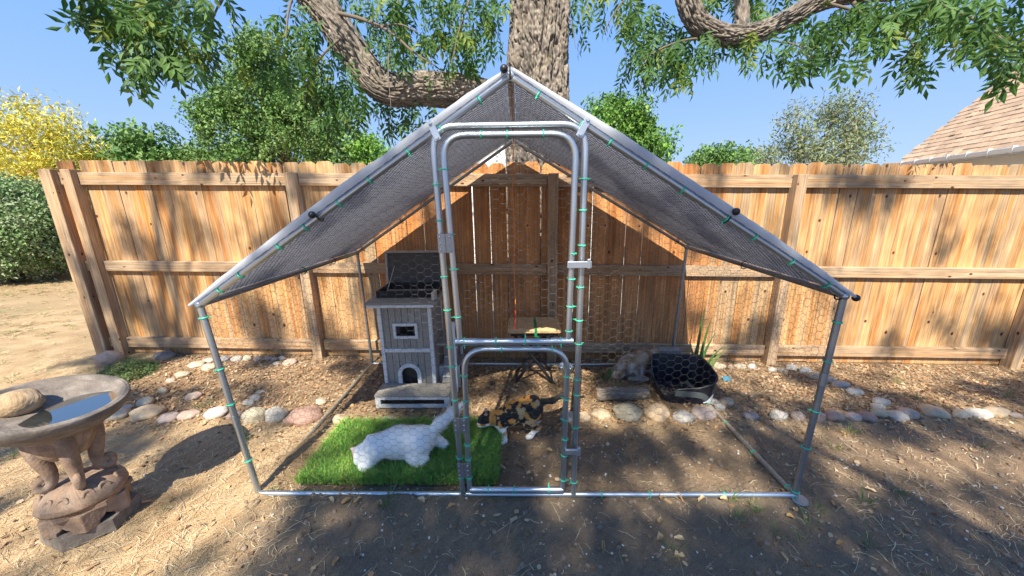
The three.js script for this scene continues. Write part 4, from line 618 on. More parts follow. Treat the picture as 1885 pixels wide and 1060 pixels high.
// ---------------------------------------------------------------- black bin
{
  const b = thing('black_bin', 'black plastic litter bin with a cut-down side behind the wire', 'bin', [1.26, gh(1.26, -2.6) + .004, -2.6]);
  const mat = std({ color: lin(.010, .011, .020), roughness: .38 });
  // side wall height around the rim: low at the front left
  const bx = (t, y) => { // rounded rectangle footprint, flaring upward
    const a = t * Math.PI * 2, fl = lerp(.82, 1.0, y / .24), cx = Math.sign(Math.cos(a)) * Math.pow(Math.abs(Math.cos(a)), .38), cz = Math.sign(Math.sin(a)) * Math.pow(Math.abs(Math.sin(a)), .38); return [cx * .215 * fl, cz * .215 * fl];
  };
  const top = t => { const a = t * 360; const f = sst(70, 130, a) * (1 - sst(178, 232, a)); return .235 - .155 * f - .055 * Math.exp(-(((a - 75) / 45) ** 2)); };
  const nt = 96, ny = 8, P = [], I = [], put = (in_) => { const o = P.length / 3; for (let i = 0; i <= nt; i++) for (let j = 0; j <= ny; j++) { const t = i / nt, y = top(t) * j / ny, [x, z] = bx(t, y), k = in_ ? .975 : 1; P.push(x * k, y + (in_ ? .003 : 0), z * k); if (i && j) { const q = o + i * (ny + 1) + j; I.push(q, q - 1, q - ny - 1, q - 1, q - ny - 2, q - ny - 1); } } return o; };
  put(false); put(true); { const o = P.length / 3; P.push(0, .003, 0); for (let i = 0; i <= nt; i++) { const [x, z] = bx(i / nt, 0); P.push(x, .003, z); if (i) I.push(o, o + i, o + i + 1); } }
  const g = new THREE.BufferGeometry(); g.setAttribute('position', new THREE.Float32BufferAttribute(P, 3)); g.setIndex(I); g.computeVertexNormals(); const tub = mesh('tub', g, mat, b);
  const rim = []; for (let i = 0; i <= nt; i++) { const t = i / nt, y = top(t), [x, z] = bx(t, y); rim.push(V(x * .99, y, z * .99)); } mesh('rim', sweep(rim, .0065, 8, false), std({ color: lin(.035, .035, .04), roughness: .4 }), b);
  // grey mat lapping over the low lip and a white paper label on the front
  const lap = []; const strip = (t0, t1, f, n, m2) => { const Q = [], J = []; for (let i = 0; i <= n; i++) for (let j = 0; j <= 6; j++) { const t = lerp(t0, t1, i / n), [y0, y1] = f(i / n), y = lerp(y0, y1, j / 6), [x, z] = bx(t, y); Q.push(x * 1.022, y, z * 1.022); if (i && j) { const q = i * 7 + j; J.push(q, q - 1, q - 7, q - 1, q - 8, q - 7); } } const gg = new THREE.BufferGeometry(); gg.setAttribute('position', new THREE.Float32BufferAttribute(Q, 3)); gg.setIndex(J); gg.computeVertexNormals(); return gg; };
  mesh('grey_mat', strip(.275, .135, t => [lerp(.075, .008, sst(.1, 1, t)), lerp(.125, .055, sst(0, 1, t)) + .012 * Math.sin(t * 3.1)], 16), std({ color: lin(.095, .11, .11), roughness: .95 }), b);
  mesh('paper_label', strip(.215, .118, t => [.03, lerp(.038, .105, sst(0, .9, t))], 10), std({ color: lin(.75, .78, .82), roughness: .6 }), b).scale.set(1.03, 1, 1.035);
  b.rotation.y = -.12;
}
// ---------------------------------------------------------------- iris and herb
{
  const p = zp(1287, 650, -2.96), ir = thing('iris_plant', 'upright sword-leaved green plant behind the black bin', 'plant', [p.x, gh(p.x, -2.96), -2.96]);
  const m = leafMat(.06, .15, .04, .2), m2 = leafMat(.16, .22, .07, .2);
  [[-.015, .62, .03, -.02], [.0, .55, .06, .02], [.02, .40, .10, .0], [.05, .30, .16, .02], [.09, .22, .1, .03], [-.03, .34, -.08, .0], [.11, .26, .16, -.02]].forEach(([x, h, lean, z], i) => { const P = [], I = [], w = .017; for (let k = 0; k <= 8; k++) { const t = k / 8, ww = w * (1 - t * t) + .001; P.push(x + lean * t * t - ww, h * t, z, x + lean * t * t, h * t, z + .004, x + lean * t * t + ww, h * t, z); if (k) { const o = (k - 1) * 3; I.push(o, o + 1, o + 3, o + 1, o + 4, o + 3, o + 1, o + 2, o + 4, o + 2, o + 5, o + 4); } } mesh('blade', bg(P, I), i > 3 ? m2 : m, ir); });
  const hp = gp(243, 698), hb = thing('herb_plant', 'low bushy grey-green herb at the foot of the fence corner', 'plant', [hp.x, gh(hp.x, hp.z), hp.z]), L = []; const hg = clump(7, 16, .045, .032, .008);
  for (let k = 0; k < 330; k++) { const a = rnd() * 6.283, q = Math.sqrt(rnd()); L.push({ m: M4(V(Math.cos(a) * q * .27, .02 + rnd() * .17 * (1.1 - q), Math.sin(a) * q * .2), rq(), V(1, 1, 1)), c: lin(.19 * rr(.7, 1.3), .25 * rr(.8, 1.2), .10) }); }
  for (let k = 0; k < 12; k++) { const a = rnd() * 6.283, q = rr(.1, .24); mesh('stem', sweep([V(0, 0, 0), V(Math.cos(a) * q * .5, .08, Math.sin(a) * q * .4), V(Math.cos(a) * q, .14, Math.sin(a) * q * .8)], .003, 5), m2, hb); }
  hb.scale.setScalar(.78);
  stuff(inst('foliage', hg, leafMat(1, 1, 1, .25), L, hb));
  const wp = gp(1112, 700), wd = thing('grass_clump', 'clump of long green grass blades left of the grey cat', 'plant', [wp.x, gh(wp.x, wp.z), wp.z]);
  for (let k = 0; k < 9; k++) { const P = [], I = []; leaflet(P, I, V(rr(-.05, .05), 0, rr(-.03, .03)), V(rr(-.2, .7), 1, rr(-.3, .3)), V(0, .1, 1), rr(.1, .22), .008); mesh('blade', bg(P, I), m, wd); }
}
// ---------------------------------------------------------------- cat house
{
  const h = thing('cat_house', 'grey and white two-storey wooden cat house with raised lid', 'cat house', [-.89, gh(-.89, -2.7) - .002, -2.56]);
  const wt = std({ map: tex(128, 256, (u, v) => { const q = .84 + .07 * n3(u * 20, v * 3, 2) + .05 * fbm(u * 6, v * 6, 4, 3); return [q * .97, q * .985, q]; }), roughness: .6 });
  const gy = [0, 1, 2].map(i => std({ map: tex(64, 256, (u, v) => { const q = .56 + i * .02 + .11 * n3(u * 18, v * 2, i) + .06 * n3(u * 50, v * 8, i); return [q, q * .97, q * .93]; }), roughness: .8 })), dk = std({ color: lin(.025, .022, .02), roughness: .9 }), felt = std({ color: lin(.075, .072, .072), roughness: .95 }), deck = std({ map: tex(128, 128, (u, v) => { const q = .60 + .1 * n3(u * 4, v * 30, 2); return [q, q * .95, q * .88]; }) });
  const B = (n, w, hh, d, x, y, z, m, p = h, r = .003) => mesh(n, box(w, hh, d, x, y, z, r), m, p);
  // front step
  const st = new THREE.Group(); st.name = 'front_step'; h.add(st);
  B('step_top', .565, .016, .185, .065, .102, .1, deck, st); B('step_rail', .56, .026, .018, .065, .081, .178, wt, st); B('step_rail', .56, .026, .018, .065, .014, .178, wt, st); for (const x of [-.195, .325]) B('step_leg', .04, .043, .018, x, .0475, .178, wt, st); for (const x of [-.205, .335]) B('step_side', .016, .09, .15, x, .045, .092, wt, st);
  // tower
  const W = .41, x0 = -.205, H = .765;
  for (const x of [x0 + .013, -x0 - .013]) for (const z of [-.012, -.365]) B('corner_post', .028, H - .01, .028, x, H / 2, z, wt);
  B('cross_rail', W - .056, .03, .02, 0, .385, -.008, wt); B('cross_rail', W - .056, .024, .02, 0, .748, -.008, wt); B('cross_rail', W - .056, .022, .02, 0, .018, -.008, wt);
  const pw = (W - .056) / 7;
  for (let i = 0; i < 7; i++) { // front planks: upper with window hole, lower with arched door
    const x = x0 + .028 + pw * (i + .5), gap = .0025;
    if (i >= 2 && i <= 4) { B('plank', pw - gap, .09, .012, x, .447, -.014, gy[i % 3]); B('plank', pw - gap, .135, .012, x, .668, -.014, gy[(i + 1) % 3]); } else B('plank', pw - gap, .334, .012, x, .568, -.014, gy[i % 3]);
    if (i >= 2 && i <= 4) B('plank', pw - gap, i === 3 ? .10 : .115, .012, x, i === 3 ? .32 : .3125, -.014, gy[(i + 2) % 3]); else B('plank', pw - gap, .34, .012, x, .2, -.014, gy[(i + 1) % 3]);
  }
  const win = new THREE.Group(); win.name = 'window'; h.add(win); for (const y of [.497, .600]) B('window_frame', .19, .022, .016, -.0, y, .004, wt, win); for (const x of [-.084, .084]) B('window_frame', .022, .081, .016, x, .5485, .004, wt, win);
  { const s = new THREE.Shape(); s.moveTo(-.09, .01); s.lineTo(-.09, .185); s.absarc(0, .185, .09, Math.PI, 0, true); s.lineTo(.09, .01); s.lineTo(.064, .01); s.lineTo(.064, .185); s.absarc(0, .185, .064, 0, Math.PI, false); s.lineTo(-.064, .01); mesh('arched_door_frame', new THREE.ExtrudeGeometry(s, { depth: .014, bevelEnabled: true, bevelSize: .002, bevelThickness: .002, bevelSegments: 1, curveSegments: 16 }), wt, h).position.set(.002, .0, -.004); }
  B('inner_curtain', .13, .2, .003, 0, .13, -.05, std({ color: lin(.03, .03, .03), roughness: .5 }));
  for (const x of [x0 + .006, -x0 - .006]) B('side_wall', .01, H - .06, .32, x, H / 2, -.188, gy[1]); B('rear_wall', W - .06, H - .06, .01, 0, H / 2, -.365, gy[2]); B('mid_floor', W - .03, .012, .33, 0, .385, -.19, gy[0]);
  // roof deck, tray and lid
  B('roof_board', .545, .018, .46, .0, .782, -.165, std({ color: lin(.24, .225, .205), roughness: .8 })); B('eave_trim', .50, .022, .014, -.006, .762, .056, wt);
  const tr = new THREE.Group(); tr.name = 'roof_tray'; h.add(tr); for (const [w, d, x, z] of [[.46, .012, .0, -.08], [.46, .012, .0, -.36], [.012, .268, -.224, -.22], [.012, .268, .224, -.22]]) B('tray_wall', w, .055, d, x, .819, z, dk, tr); B('tray_end', .022, .06, .09, .235, .825, -.02, std({ color: lin(.5, .46, .40) }), tr);
  const lid = new THREE.Group(); lid.name = 'lid'; lid.position.set(.0, .80, -.375); lid.rotation.x = -.1; h.add(lid); B('lid_panel', .46, .29, .012, .0, .15, 0, felt, lid); B('lid_edge', .50, .018, .035, .0, .304, .008, std({ color: lin(.30, .285, .27) }), lid); for (const x of [-.24, .24]) B('lid_edge', .018, .292, .035, x, .148, .008, std({ color: lin(.33, .32, .31) }), lid);
  mesh('lid_stay', cyl(V(-.19, .81, -.2), V(-.175, .985, -.375), .0025, .0025, 6), steel, h);
  // side balcony, ramp and low annex
  B('balcony_floor', .16, .014, .32, .29, .415, -.2, gy[0]); for (const z of [-.05, -.345]) B('balcony_post', .022, .60, .022, .36, .30, z, wt); B('balcony_rail', .02, .02, .27, .36, .56, -.198, wt);
  const ramp = B('ramp', .11, .01, .42, 0, 0, 0, gy[2]); ramp.position.set(.30, .25, -.17); ramp.rotation.x = .9; for (let k = 0; k < 5; k++) B('ramp_cleat', .1, .008, .012, 0, .01, -.16 + k * .08, wt, ramp, .001);
  { const s = new THREE.Shape(); s.moveTo(.0, .0); s.lineTo(0, .19); s.lineTo(.17, .19); s.lineTo(.17, 0); s.lineTo(.15, 0); s.lineTo(.15, .06); s.absarc(.085, .06, .065, 0, Math.PI, false); s.lineTo(.02, 0); mesh('annex_front', new THREE.ExtrudeGeometry(s, { depth: .012, bevelEnabled: false, curveSegments: 14 }), wt, h).position.set(.208, 0, -.13); B('annex_top', .18, .012, .22, .297, .197, -.235, gy[1]); B('annex_back', .17, .18, .01, .293, .095, -.345, dk); }
}
// ---------------------------------------------------------------- stool
{
  const s = thing('folding_stool', 'black folding stool with tan cushion and green strap', 'stool', [.105, gh(.1, -2.85), -2.86]);
  const pad = (() => { const g = new RoundedBoxGeometry(.435, .044, .31, 4, .018), p = g.attributes.position; for (let i = 0; i < p.count; i++) p.setY(i, p.getY(i) + .006 * n3(p.getX(i) * 9, 1, p.getZ(i) * 9) - (Math.abs(p.getX(i)) < .03 && p.getY(i) > 0 ? .006 : 0)); g.computeVertexNormals(); return g; })();
  mesh('cushion', pad, std({ map: tex(128, 128, (u, v) => { const q = .73 + .08 * fbm(u * 5, v * 5, 2, 4) + .07 * n3(u * 60, v * 60, 3); return [q, q * .84, q * .62]; }), roughness: .95 }), s).position.y = .490;
  mesh('seat_board', box(.385, .028, .26, 0, .453, 0, .006), blackMat, s);
  const gm = std({ color: lin(.01, .19, .065), roughness: .6 }); mesh('strap', merge([box(.022, .0025, .318, .01, .511, 0), box(.022, .07, .0025, .01, .476, .16), box(.022, .07, .0025, .01, .476, -.16), box(.018, .12, .0025, .028, .39, .161)]), gm, s);
  for (const [z, a] of [[.085, 1], [.105, -1], [-.085, 1], [-.105, -1]]) { mesh('leg', sweep([V(-.155 * a, .008, z), V(0, .23, z), V(.165 * a, .44, z)], .0125, 9), blackMat, s); mesh('foot', box(.03, .014, .03, -.157 * a, .007, z, .004), blackMat, s); }
  mesh('cross_bar', cyl(V(-.15, .03, -.1), V(-.15, .03, .1), .009), blackMat, s); mesh('cross_bar', cyl(V(.15, .03, -.1), V(.15, .03, .1), .009), blackMat, s);
}
// ---------------------------------------------------------------- bird bath
{
  const bb = thing('bird_bath', 'carved brown stone bird bath with scroll feet standing at left', 'bird bath', [-2.13, gh(-2.13, -1.4) + .002, -1.395]);
  const stn = (c, s) => std({ map: tex(256, 256, (u, v) => { const l = 1 + .75 * fbm(u * 5 + s, v * 5, s, 4) + .32 * n3(u * 50, v * 50, s) + .2 * n3(u * 120, v * 120, s); const w = cl(fbm(u * 3, v * 3 + s, 6, 3) * 1.6); const q = mix3(c, [.40, .36, .32], w * .45); return q.map(x => cl(Math.pow(Math.max(0, x * l), 1 / 2.2))); }), bumpMap: tex(128, 128, (u, v) => { const q = cl(.5 + fbm(u * 18, v * 18, s, 3)); return [q, q, q]; }, false), bumpScale: .0018, roughness: .9 });
  const warm = stn([.26, .175, .12], 2), greyS = stn([.17, .14, .115], 5);
  const lathe = (pts, n = 72) => new THREE.LatheGeometry(pts.map(p => new THREE.Vector2(...p)), n);
  const basin = new THREE.Group(); basin.name = 'basin'; basin.scale.set(.755, .8, .755); basin.rotation.set(-.023, 0, -.184); basin.position.set(-.107 * .183, .674 - .107 * .98, .107 * .023); bb.add(basin);
  const fitUv = g => { const p = g.attributes.position, U = []; for (let i = 0; i < p.count; i++) U.push(Math.atan2(p.getZ(i), p.getX(i)) * .6 + Math.hypot(p.getX(i), p.getZ(i)) * 1.5, p.getY(i) * 3.4 + Math.hypot(p.getX(i), p.getZ(i)) * 2.2); g.setAttribute('uv', new THREE.Float32BufferAttribute(U, 2)); return g; };
  const ped = (n, g, m) => { g.scale(.78, 1.03, .78); return mesh(n, fitUv(g), m, bb); };
  mesh('bowl', fitUv(lathe([[.001, -.05], [.10, -.05], [.18, -.03], [.245, .005], [.298, .05], [.320, .085], [.327, .112], [.327, .128], [.320, .134], [.312, .131], [.309, .135], [.300, .136], [.296, .130], [.290, .131], [.27, .116], [.24, .098], [.15, .070], [.001, .064]])), greyS, basin);
  const water = mesh('water', (() => { const g = new THREE.CircleGeometry(.204, 64); g.rotateX(-Math.PI / 2); return g; })(), phys({ color: lin(.015, .02, .022), roughness: .03, ior: 2.33, clearcoat: 1, clearcoatRoughness: .02, bumpMap: tex(128, 128, (u, v) => { const q = cl(.5 + fbm(u * 5, v * 5, 1, 2) * .5); return [q, q, q]; }, false), bumpScale: .0006 }), bb); water.position.set(.004, .627, .0);
  // silt bank at the far left of the bowl
  { const g = new THREE.SphereGeometry(1, 40, 12, 0, 6.2832, 0, Math.PI / 2), p = g.attributes.position; for (let i = 0; i < p.count; i++) { const f = 1 + .3 * n3(p.getX(i) * 2, 1, p.getZ(i) * 2); p.setXYZ(i, p.getX(i) * .10 * f, p.getY(i) * .022, p.getZ(i) * .07 * f); } g.computeVertexNormals(); const m = mesh('silt', g, stn([.20, .15, .10], 8), bb); m.position.set(-.05, .606, -.13); m.rotation.y = -.5; }
  // pedestal: flared cap with four scrolled legs
  const cap = lathe([[.001, .385], [.05, .38], [.085, .39], [.115, .425], [.14, .475], [.15, .53], [.135, .55], [.10, .556], [.001, .556]], 40); ped('pedestal_cap', cap, warm);
  for (let k = 0; k < 4; k++) {
    const a = k * Math.PI / 2 + .62, q = (r, y) => V(Math.cos(a) * r, y, Math.sin(a) * r);
    ped('scroll_leg', sweep(new THREE.CatmullRomCurve3([q(.085, .53), q(.112, .49), q(.114, .44), q(.104, .385), q(.093, .33), q(.098, .285), q(.118, .262), q(.142, .268), q(.150, .292), q(.134, .305), q(.120, .292)]).getPoints(44), t => t < .6 ? lerp(.052, .023, t / .6) : lerp(.023, .018, (t - .6) / .4), 14), warm);
  }
  ped('base_dome', lathe([[.001, .252], [.06, .252], [.12, .245], [.142, .232], [.165, .222], [.188, .2], [.194, .175], [.188, .158], [.001, .158]], 6 * 8), warm);
  const hex = (r, h, y, n = 6, rt = r) => { const g = new THREE.CylinderGeometry(rt, r, h, n, 1); g.rotateY(.25); g.translate(0, y, 0); return g.toNonIndexed(); };
  const flat = g => { g.computeVertexNormals(); return g; };
  ped('base_slab', flat(hex(.205, .022, .150)), warm); ped('plinth', flat(hex(.215, .058, .029, 6, .207)), greyS);
  for (let k = 0; k < 6; k++) { // six bracket feet with arches between them
    const a = k * Math.PI / 3 - .25 + Math.PI / 2, s = new THREE.Shape(); const w = .098; s.moveTo(-w, .082); s.lineTo(w, .082); s.lineTo(w, 0); s.lineTo(.04, 0); s.quadraticCurveTo(.044, .022, .022, .026); s.quadraticCurveTo(.012, .030, 0, .044); s.quadraticCurveTo(-.012, .030, -.022, .026); s.quadraticCurveTo(-.044, .022, -.04, 0); s.lineTo(-w, 0);
    const g = new THREE.ExtrudeGeometry(s, { depth: .05, bevelEnabled: true, bevelSize: .004, bevelThickness: .004, bevelSegments: 2, curveSegments: 6 }); g.rotateY(Math.PI / 2 - a); g.translate(Math.cos(a) * .122, .058, Math.sin(a) * .122); ped('bracket_foot', g, warm);
  }
  for (let k = 0; k < 6; k++) { const a0 = k * Math.PI / 3 + .3; for (const s of [-1, 1]) { const pts = []; for (let i = 0; i <= 26; i++) { const t = i / 26, rot = t * 5.2, rad = .034 * (1 - t * .75), da = s * (.22 - t * .12) + s * Math.cos(rot) * rad * 4, y = .206 + Math.sin(rot) * rad * .75, r = lerp(.186, .150, cl((y - .182) / .05)); pts.push(V(Math.cos(a0 + da) * r, y + .004, Math.sin(a0 + da) * r)); } ped('carved_scroll', sweep(pts, t => .011 * (1 - .5 * t), 7), warm); } }
  // boulder lying in the bowl
  const g = mergeVertices((() => { const q = new THREE.IcosahedronGeometry(1, 6); q.deleteAttribute('uv'); q.deleteAttribute('normal'); return q; })()), p = g.attributes.position, U = []; for (let i = 0; i < p.count; i++) { const v = V(p.getX(i), p.getY(i), p.getZ(i)); U.push(v.x * .4 + v.y * .15, v.z * .4 + v.y * .3); v.multiplyScalar(1 + .16 * n3(v.x * 1.2, v.y * 1.2, v.z * 1.2) + .05 * n3(v.x * 4, v.y * 4, v.z * 4)); p.setXYZ(i, v.x, v.y, v.z); } g.setAttribute('uv', new THREE.Float32BufferAttribute(U, 2)); g.computeVertexNormals();
  const rk = single('basin_rock', g, stn([.34, .235, .13], 11), 'rounded tan rock sitting in the bird bath bowl', 'rock'); rk.position.set(-2.245, .682, -1.36); rk.scale.set(.082, .056, .075); rk.rotation.y = .4;
}
// ---------------------------------------------------------------- cats
function creature(o, bones, k, size, ctr, res, col, bump) {
  const mc = new MarchingCubes(res, new THREE.MeshStandardMaterial(), false, false, 90000), f = mc.field, hf = res / 2;
  const B = bones.map(([a, b, ra, rb]) => ({ a: V(...a), d: V(...b).sub(V(...a)), ra, rb })), tmp = V();
  const sdf = p => { let s = 1e3; for (const e of B) { tmp.copy(p).sub(e.a); const L = e.d.lengthSq() || 1e-9, t = cl(tmp.dot(e.d) / L); tmp.addScaledVector(e.d, -t); const dd = tmp.length() - lerp(e.ra, e.rb, t); const h = Math.max(k - Math.abs(s - dd), 0) / k; s = Math.min(s, dd) - h * h * k * .25; } return s + bump * fbm(p.x * 26, p.y * 26, p.z * 26, 2); };
  const P = V(); for (let z = 0; z < res; z++) for (let y = 0; y < res; y++) for (let x = 0; x < res; x++) { P.set(ctr[0] + (x - hf) / hf * size, ctr[1] + (y - hf) / hf * size, ctr[2] + (z - hf) / hf * size); f[z * res * res + y * res + x] = -sdf(P); }
  mc.isolation = 0; mc.update();
  const n = mc.count, pos = new Float32Array(n * 3); for (let i = 0; i < n; i++) { pos[i * 3] = mc.positionArray[i * 3] * size + ctr[0] - o[0]; pos[i * 3 + 1] = mc.positionArray[i * 3 + 1] * size + ctr[1] - o[1]; pos[i * 3 + 2] = mc.positionArray[i * 3 + 2] * size + ctr[2] - o[2]; }
  let g = new THREE.BufferGeometry(); g.setAttribute('position', new THREE.BufferAttribute(pos, 3)); g = mergeVertices(g, 1e-5); g.computeVertexNormals();
  const grad = p => { const e = .004, q = V(); return V(sdf(q.set(p.x + e, p.y, p.z)) - sdf(q.set(p.x - e, p.y, p.z)), sdf(q.set(p.x, p.y + e, p.z)) - sdf(q.set(p.x, p.y - e, p.z)), sdf(q.set(p.x, p.y, p.z + e)) - sdf(q.set(p.x, p.y, p.z - e))).normalize(); };
  const pa = g.attributes.position, C = []; for (let i = 0; i < pa.count; i++) { const w = V(pa.getX(i) + o[0], pa.getY(i) + o[1], pa.getZ(i) + o[2]); C.push(...col(w, grad(w))); } g.setAttribute('color', new THREE.Float32BufferAttribute(C, 3));
  return { g, grad, sdf };
}
function furOn(cr, o, n, len, flow, col, keep, raise = .2, vary = .3) {
  const g = cr.g, p = g.attributes.position, ix = g.index.array, P = [], N = [], C = [], r = mul(n + 3), nt = ix.length / 3, cum = new Float32Array(nt); let s = 0; const a = V(), b = V(), c = V();
  const get = (i, v) => v.set(p.getX(i), p.getY(i), p.getZ(i));
  for (let t = 0; t < nt; t++) { get(ix[t * 3], a); get(ix[t * 3 + 1], b).sub(a); get(ix[t * 3 + 2], c).sub(a); s += b.cross(c).length(); cum[t] = s; }
  for (let k = 0; k < n; k++) {
    const q = r() * s; let lo = 0, hi = nt - 1; while (lo < hi) { const m = (lo + hi) >> 1; if (cum[m] < q) lo = m + 1; else hi = m; }
    get(ix[lo * 3], a); get(ix[lo * 3 + 1], b); get(ix[lo * 3 + 2], c); let u = r(), v = r(); if (u + v > 1) { u = 1 - u; v = 1 - v; } const pt = a.clone().multiplyScalar(1 - u - v).addScaledVector(b, u).addScaledVector(c, v), w = pt.clone().add(V(...o)), kf = keep(w); if (kf <= 0) continue;
    const nm = cr.grad(w), fl = flow(w).add(V((r() - .5) * .7, (r() - .5) * .7, (r() - .5) * .7)), d = fl.addScaledVector(nm, -fl.dot(nm)).normalize().addScaledVector(nm, raise * (.4 + r() * 1.2)).normalize(), l = len * kf * (.6 + r() * .8), sd = d.clone().cross(nm).normalize().multiplyScalar(.0017), cv = 1 - vary / 2 + r() * vary, co = col(w, nm).map(x => Math.min(.92, x * cv));
    const A = pt.clone().addScaledVector(nm, -.003), m = A.clone().addScaledVector(d, l * .6).addScaledVector(nm, .002), e = A.clone().addScaledVector(d, l);
    const q0 = A.clone().add(sd), q1 = A.clone().sub(sd), face = q1.clone().sub(q0).cross(e.clone().sub(q0)).dot(nm);
    for (const x of face > 0 ? [q0, q1, e] : [q1, q0, e]) { P.push(x.x, x.y, x.z); N.push(nm.x, nm.y, nm.z); C.push(...co); }
  }
  const q = new THREE.BufferGeometry(); q.setAttribute('position', new THREE.Float32BufferAttribute(P, 3)); q.setAttribute('normal', new THREE.Float32BufferAttribute(N, 3)); q.setAttribute('color', new THREE.Float32BufferAttribute(C, 3)); return q;
}
const furMat = phys({ vertexColors: true, roughness: .9, sheen: .3, sheenRoughness: .6, sheenColor: lin(.6, .6, .6) }), eyeMat = std({ color: lin(.03, .035, .015), roughness: .1 }), noseMat = std({ color: lin(.5, .22, .2), roughness: .5 });
{ // white cat
  const o = [-.72, .045, -1.78], bones = [
    [[-.845, .150, -1.765], [-.72, .168, -1.785], .070, .082], [[-.72, .168, -1.785], [-.595, .170, -1.80], .082, .080], [[-.73, .135, -1.78], [-.63, .13, -1.79], .065, .065],
    [[-.845, .148, -1.76], [-.890, .128, -1.748], .056, .042], [[-.908, .122, -1.745], [-.922, .110, -1.736], .052, .047], [[-.925, .100, -1.73], [-.938, .082, -1.722], .026, .020],
    [[-.893, .162, -1.770], [-.896, .206, -1.782], .023, .004], [[-.940, .142, -1.736], [-.985, .160, -1.734], .023, .004],
    [[-.845, .125, -1.722], [-.872, .085, -1.702], .036, .024], [[-.872, .085, -1.702], [-.892, .062, -1.690], .023, .019], [[-.892, .062, -1.690], [-.908, .058, -1.684], .019, .018],
    [[-.83, .12, -1.81], [-.85, .062, -1.82], .034, .02],
    [[-.605, .150, -1.765], [-.618, .105, -1.738], .062, .046], [[-.618, .105, -1.738], [-.572, .092, -1.735], .040, .022], [[-.572, .092, -1.735], [-.588, .062, -1.722], .021, .018], [[-.588, .062, -1.722], [-.610, .058, -1.716], .018, .018],
    [[-.57, .150, -1.84], [-.525, .115, -1.868], .055, .032], [[-.525, .115, -1.868], [-.482, .085, -1.868], .026, .019], [[-.482, .085, -1.868], [-.490, .062, -1.862], .019, .018],
    [[-.550, .190, -1.82], [-.490, .240, -1.845], .026, .032], [[-.490, .240, -1.845], [-.415, .300, -1.870], .032, .027], [[-.415, .300, -1.870], [-.365, .340, -1.885], .027, .010]];
  const col = (w, n) => { const ear = w.x < -.95 && w.y > .12 ? .7 : 0; return [lerp(.88, .78, ear), lerp(.87, .52, ear), lerp(.84, .46, ear)]; };
  const cr = creature(o, bones, .03, .36, [-.68, .19, -1.79], 84, col, .003), t = thing('white_cat', 'long-haired white cat sniffing the turf with tail raised', 'cat', o);
  mesh('body', cr.g, furMat, t);
  const flow = w => w.x > -.54 && w.y > .2 ? V(.5, .35, 0) : V(.7, -.45, .1);
  mesh('fur', furOn(cr, o, 9000, .020, flow, col, w => w.x < -.87 ? .28 : w.y < .085 ? .5 : w.x > -.54 && w.y > .2 ? 1.7 : 1.1, .42, .12), furMat, t);
  const n = mesh('nose', new THREE.SphereGeometry(.006, 8, 6), noseMat, t); n.position.set(-.956 - o[0], .078 - o[1], -1.716 - o[2]);
}
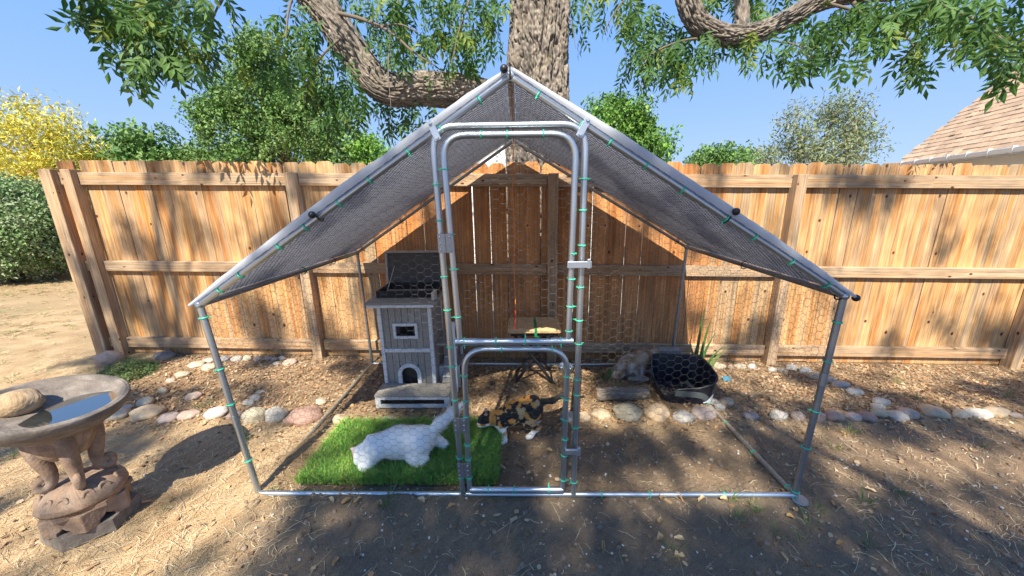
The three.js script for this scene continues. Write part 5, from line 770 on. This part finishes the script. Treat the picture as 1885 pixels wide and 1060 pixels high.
{ // calico cat
  const o = [-.05, .0, -2.06], bones = [
    [[-.155, .140, -2.05], [-.06, .170, -2.075], .054, .068], [[-.06, .170, -2.075], [.065, .200, -2.10], .068, .070], [[-.09, .125, -2.065], [.03, .15, -2.08], .052, .058],
    [[-.155, .143, -2.05], [-.215, .140, -2.045], .044, .036], [[-.235, .138, -2.042], [-.248, .134, -2.038], .042, .041], [[-.262, .122, -2.028], [-.276, .116, -2.02], .026, .019],
    [[-.236, .168, -2.018], [-.232, .206, -2.012], .017, .004], [[-.236, .168, -2.062], [-.240, .204, -2.072], .017, .004],
    [[-.140, .105, -2.022], [-.122, .060, -2.00], .032, .019], [[-.122, .060, -2.00], [-.118, .022, -1.988], .018, .016], [[-.118, .020, -1.986], [-.134, .016, -1.972], .016, .0155],
    [[-.155, .105, -2.085], [-.175, .055, -2.09], .030, .018], [[-.175, .055, -2.09], [-.19, .018, -2.09], .017, .016],
    [[.075, .175, -2.065], [.035, .105, -2.043], .056, .036], [[.035, .105, -2.043], [.098, .068, -2.05], .028, .018], [[.098, .068, -2.05], [.052, .022, -2.03], .017, .015], [[.052, .022, -2.03], [.032, .016, -2.024], .0155, .015],
    [[.085, .17, -2.14], [.06, .1, -2.15], .052, .03], [[.06, .1, -2.15], [.11, .06, -2.155], .024, .017], [[.11, .06, -2.155], [.07, .018, -2.145], .016, .015],
    [[.125, .215, -2.12], [.20, .205, -2.15], .022, .018], [[.20, .205, -2.15], [.27, .235, -2.17], .018, .016], [[.27, .235, -2.17], [.315, .255, -2.18], .016, .010]];
  const OR = [.62, .27, .055], BK = [.016, .014, .014], WH = [.80, .78, .74], BG = [.46, .31, .15];
  const col = (w, n) => {
    const a = n3(w.x * 17 + 3, w.y * 17, w.z * 13), b = n3(w.x * 27, w.y * 27 + 9, w.z * 20), c = n3(w.x * 38 + 5, w.y * 38, w.z * 30);
    if (w.y < .062) return WH; if (w.x < -.15 && w.y < .118 && w.x > -.262) return WH; if (w.x < -.262 && w.y < .115) return WH; if (w.x > -.17 && w.x < -.09 && w.y < .105) return b > 0 ? WH : BG;
    if (w.x > .12) return BK;
    if (w.x < -.21) { if (w.y > .188) return [.55, .33, .26]; if (w.y < .128) return a > 0 ? OR : WH; return BK; }
    if (n.y > .72 && w.x > -.2 && w.x < .06) return c > .18 ? BK : OR;
    if (w.x < -.17) return OR;
    if (a > .24) return b > .05 ? BG : OR; if (b > .30) return BG; return BK;
  };
  const cr = creature(o, bones, .022, .31, [.01, .135, -2.07], 88, col, .002), t = thing('calico_cat', 'calico cat crouching beside the turf behind the lower door', 'cat', o);
  mesh('body', cr.g, furMat, t); mesh('fur', furOn(cr, o, 9000, .011, w => V(.9, -.25, 0), col, w => w.x < -.2 ? .5 : w.y < .07 ? .4 : w.x > .12 ? 1.6 : 1), furMat, t);
  for (const [x, y, z] of [[-.283, .146, -2.022], [-.284, .146, -2.052]]) { const m = mesh('eye', new THREE.SphereGeometry(.0065, 10, 8), eyeMat, t); m.position.set(x - o[0], y - o[1], z - o[2]); }
  const n = mesh('nose', new THREE.SphereGeometry(.0045, 8, 6), noseMat, t); n.position.set(-.294 - o[0], .118 - o[1], -2.012 - o[2]);
}
{ // long-haired grey cat, seen from behind
  const o = [1.0, .0, -2.88], bones = [
    [[.93, .135, -2.85], [1.03, .150, -2.895], .088, .088], [[1.03, .150, -2.895], [1.12, .135, -2.95], .088, .068], [[.95, .09, -2.85], [1.06, .09, -2.9], .07, .065], [[1.12, .14, -2.95], [1.18, .15, -2.98], .05, .045], [[1.20, .155, -2.99], [1.21, .155, -2.995], .045, .044], [[1.235, .14, -3.0], [1.25, .13, -3.005], .024, .018], [[1.195, .19, -2.965], [1.19, .225, -2.96], .016, .004], [[1.195, .19, -3.02], [1.195, .225, -3.03], .016, .004],
    [[.97, .08, -2.81], [1.02, .025, -2.79], .045, .024], [[1.02, .025, -2.79], [1.065, .018, -2.785], .02, .017], [[.92, .08, -2.86], [.93, .022, -2.83], .045, .024], [[.93, .022, -2.83], [.965, .016, -2.80], .022, .018], [[1.13, .09, -2.94], [1.15, .018, -2.93], .026, .017], [[1.13, .09, -2.99], [1.16, .018, -3.0], .026, .017],
    [[.88, .12, -2.85], [.84, .075, -2.83], .045, .05], [[.84, .075, -2.83], [.805, .04, -2.82], .045, .022]];
  const col = (w, n) => { const a = fbm(w.x * 14, w.y * 9, w.z * 14, 3); if (w.y < .04) return [.62, .60, .57]; let c = mix3([.62, .57, .53], [.17, .115, .08], cl(.5 + a * 3.4)); if (n.y > .3) c = mix3(c, [.40, .25, .13], .65); if (w.x < .95 && a < -.05) c = mix3(c, [.62, .6, .57], .6); return c; };
  const cr = creature(o, bones, .035, .33, [1.02, .13, -2.89], 76, col, .004), t = thing('grey_cat', 'long-haired grey and brown cat turned away beside the black bin', 'cat', o);
  mesh('body', cr.g, furMat, t); mesh('fur', furOn(cr, o, 15000, .036, w => V(-.4, -.9, .1), col, w => w.y < .04 ? .25 : w.x > 1.15 ? .4 : 1, .3, .9), furMat, t);
}
renderer.render(scene, camera);
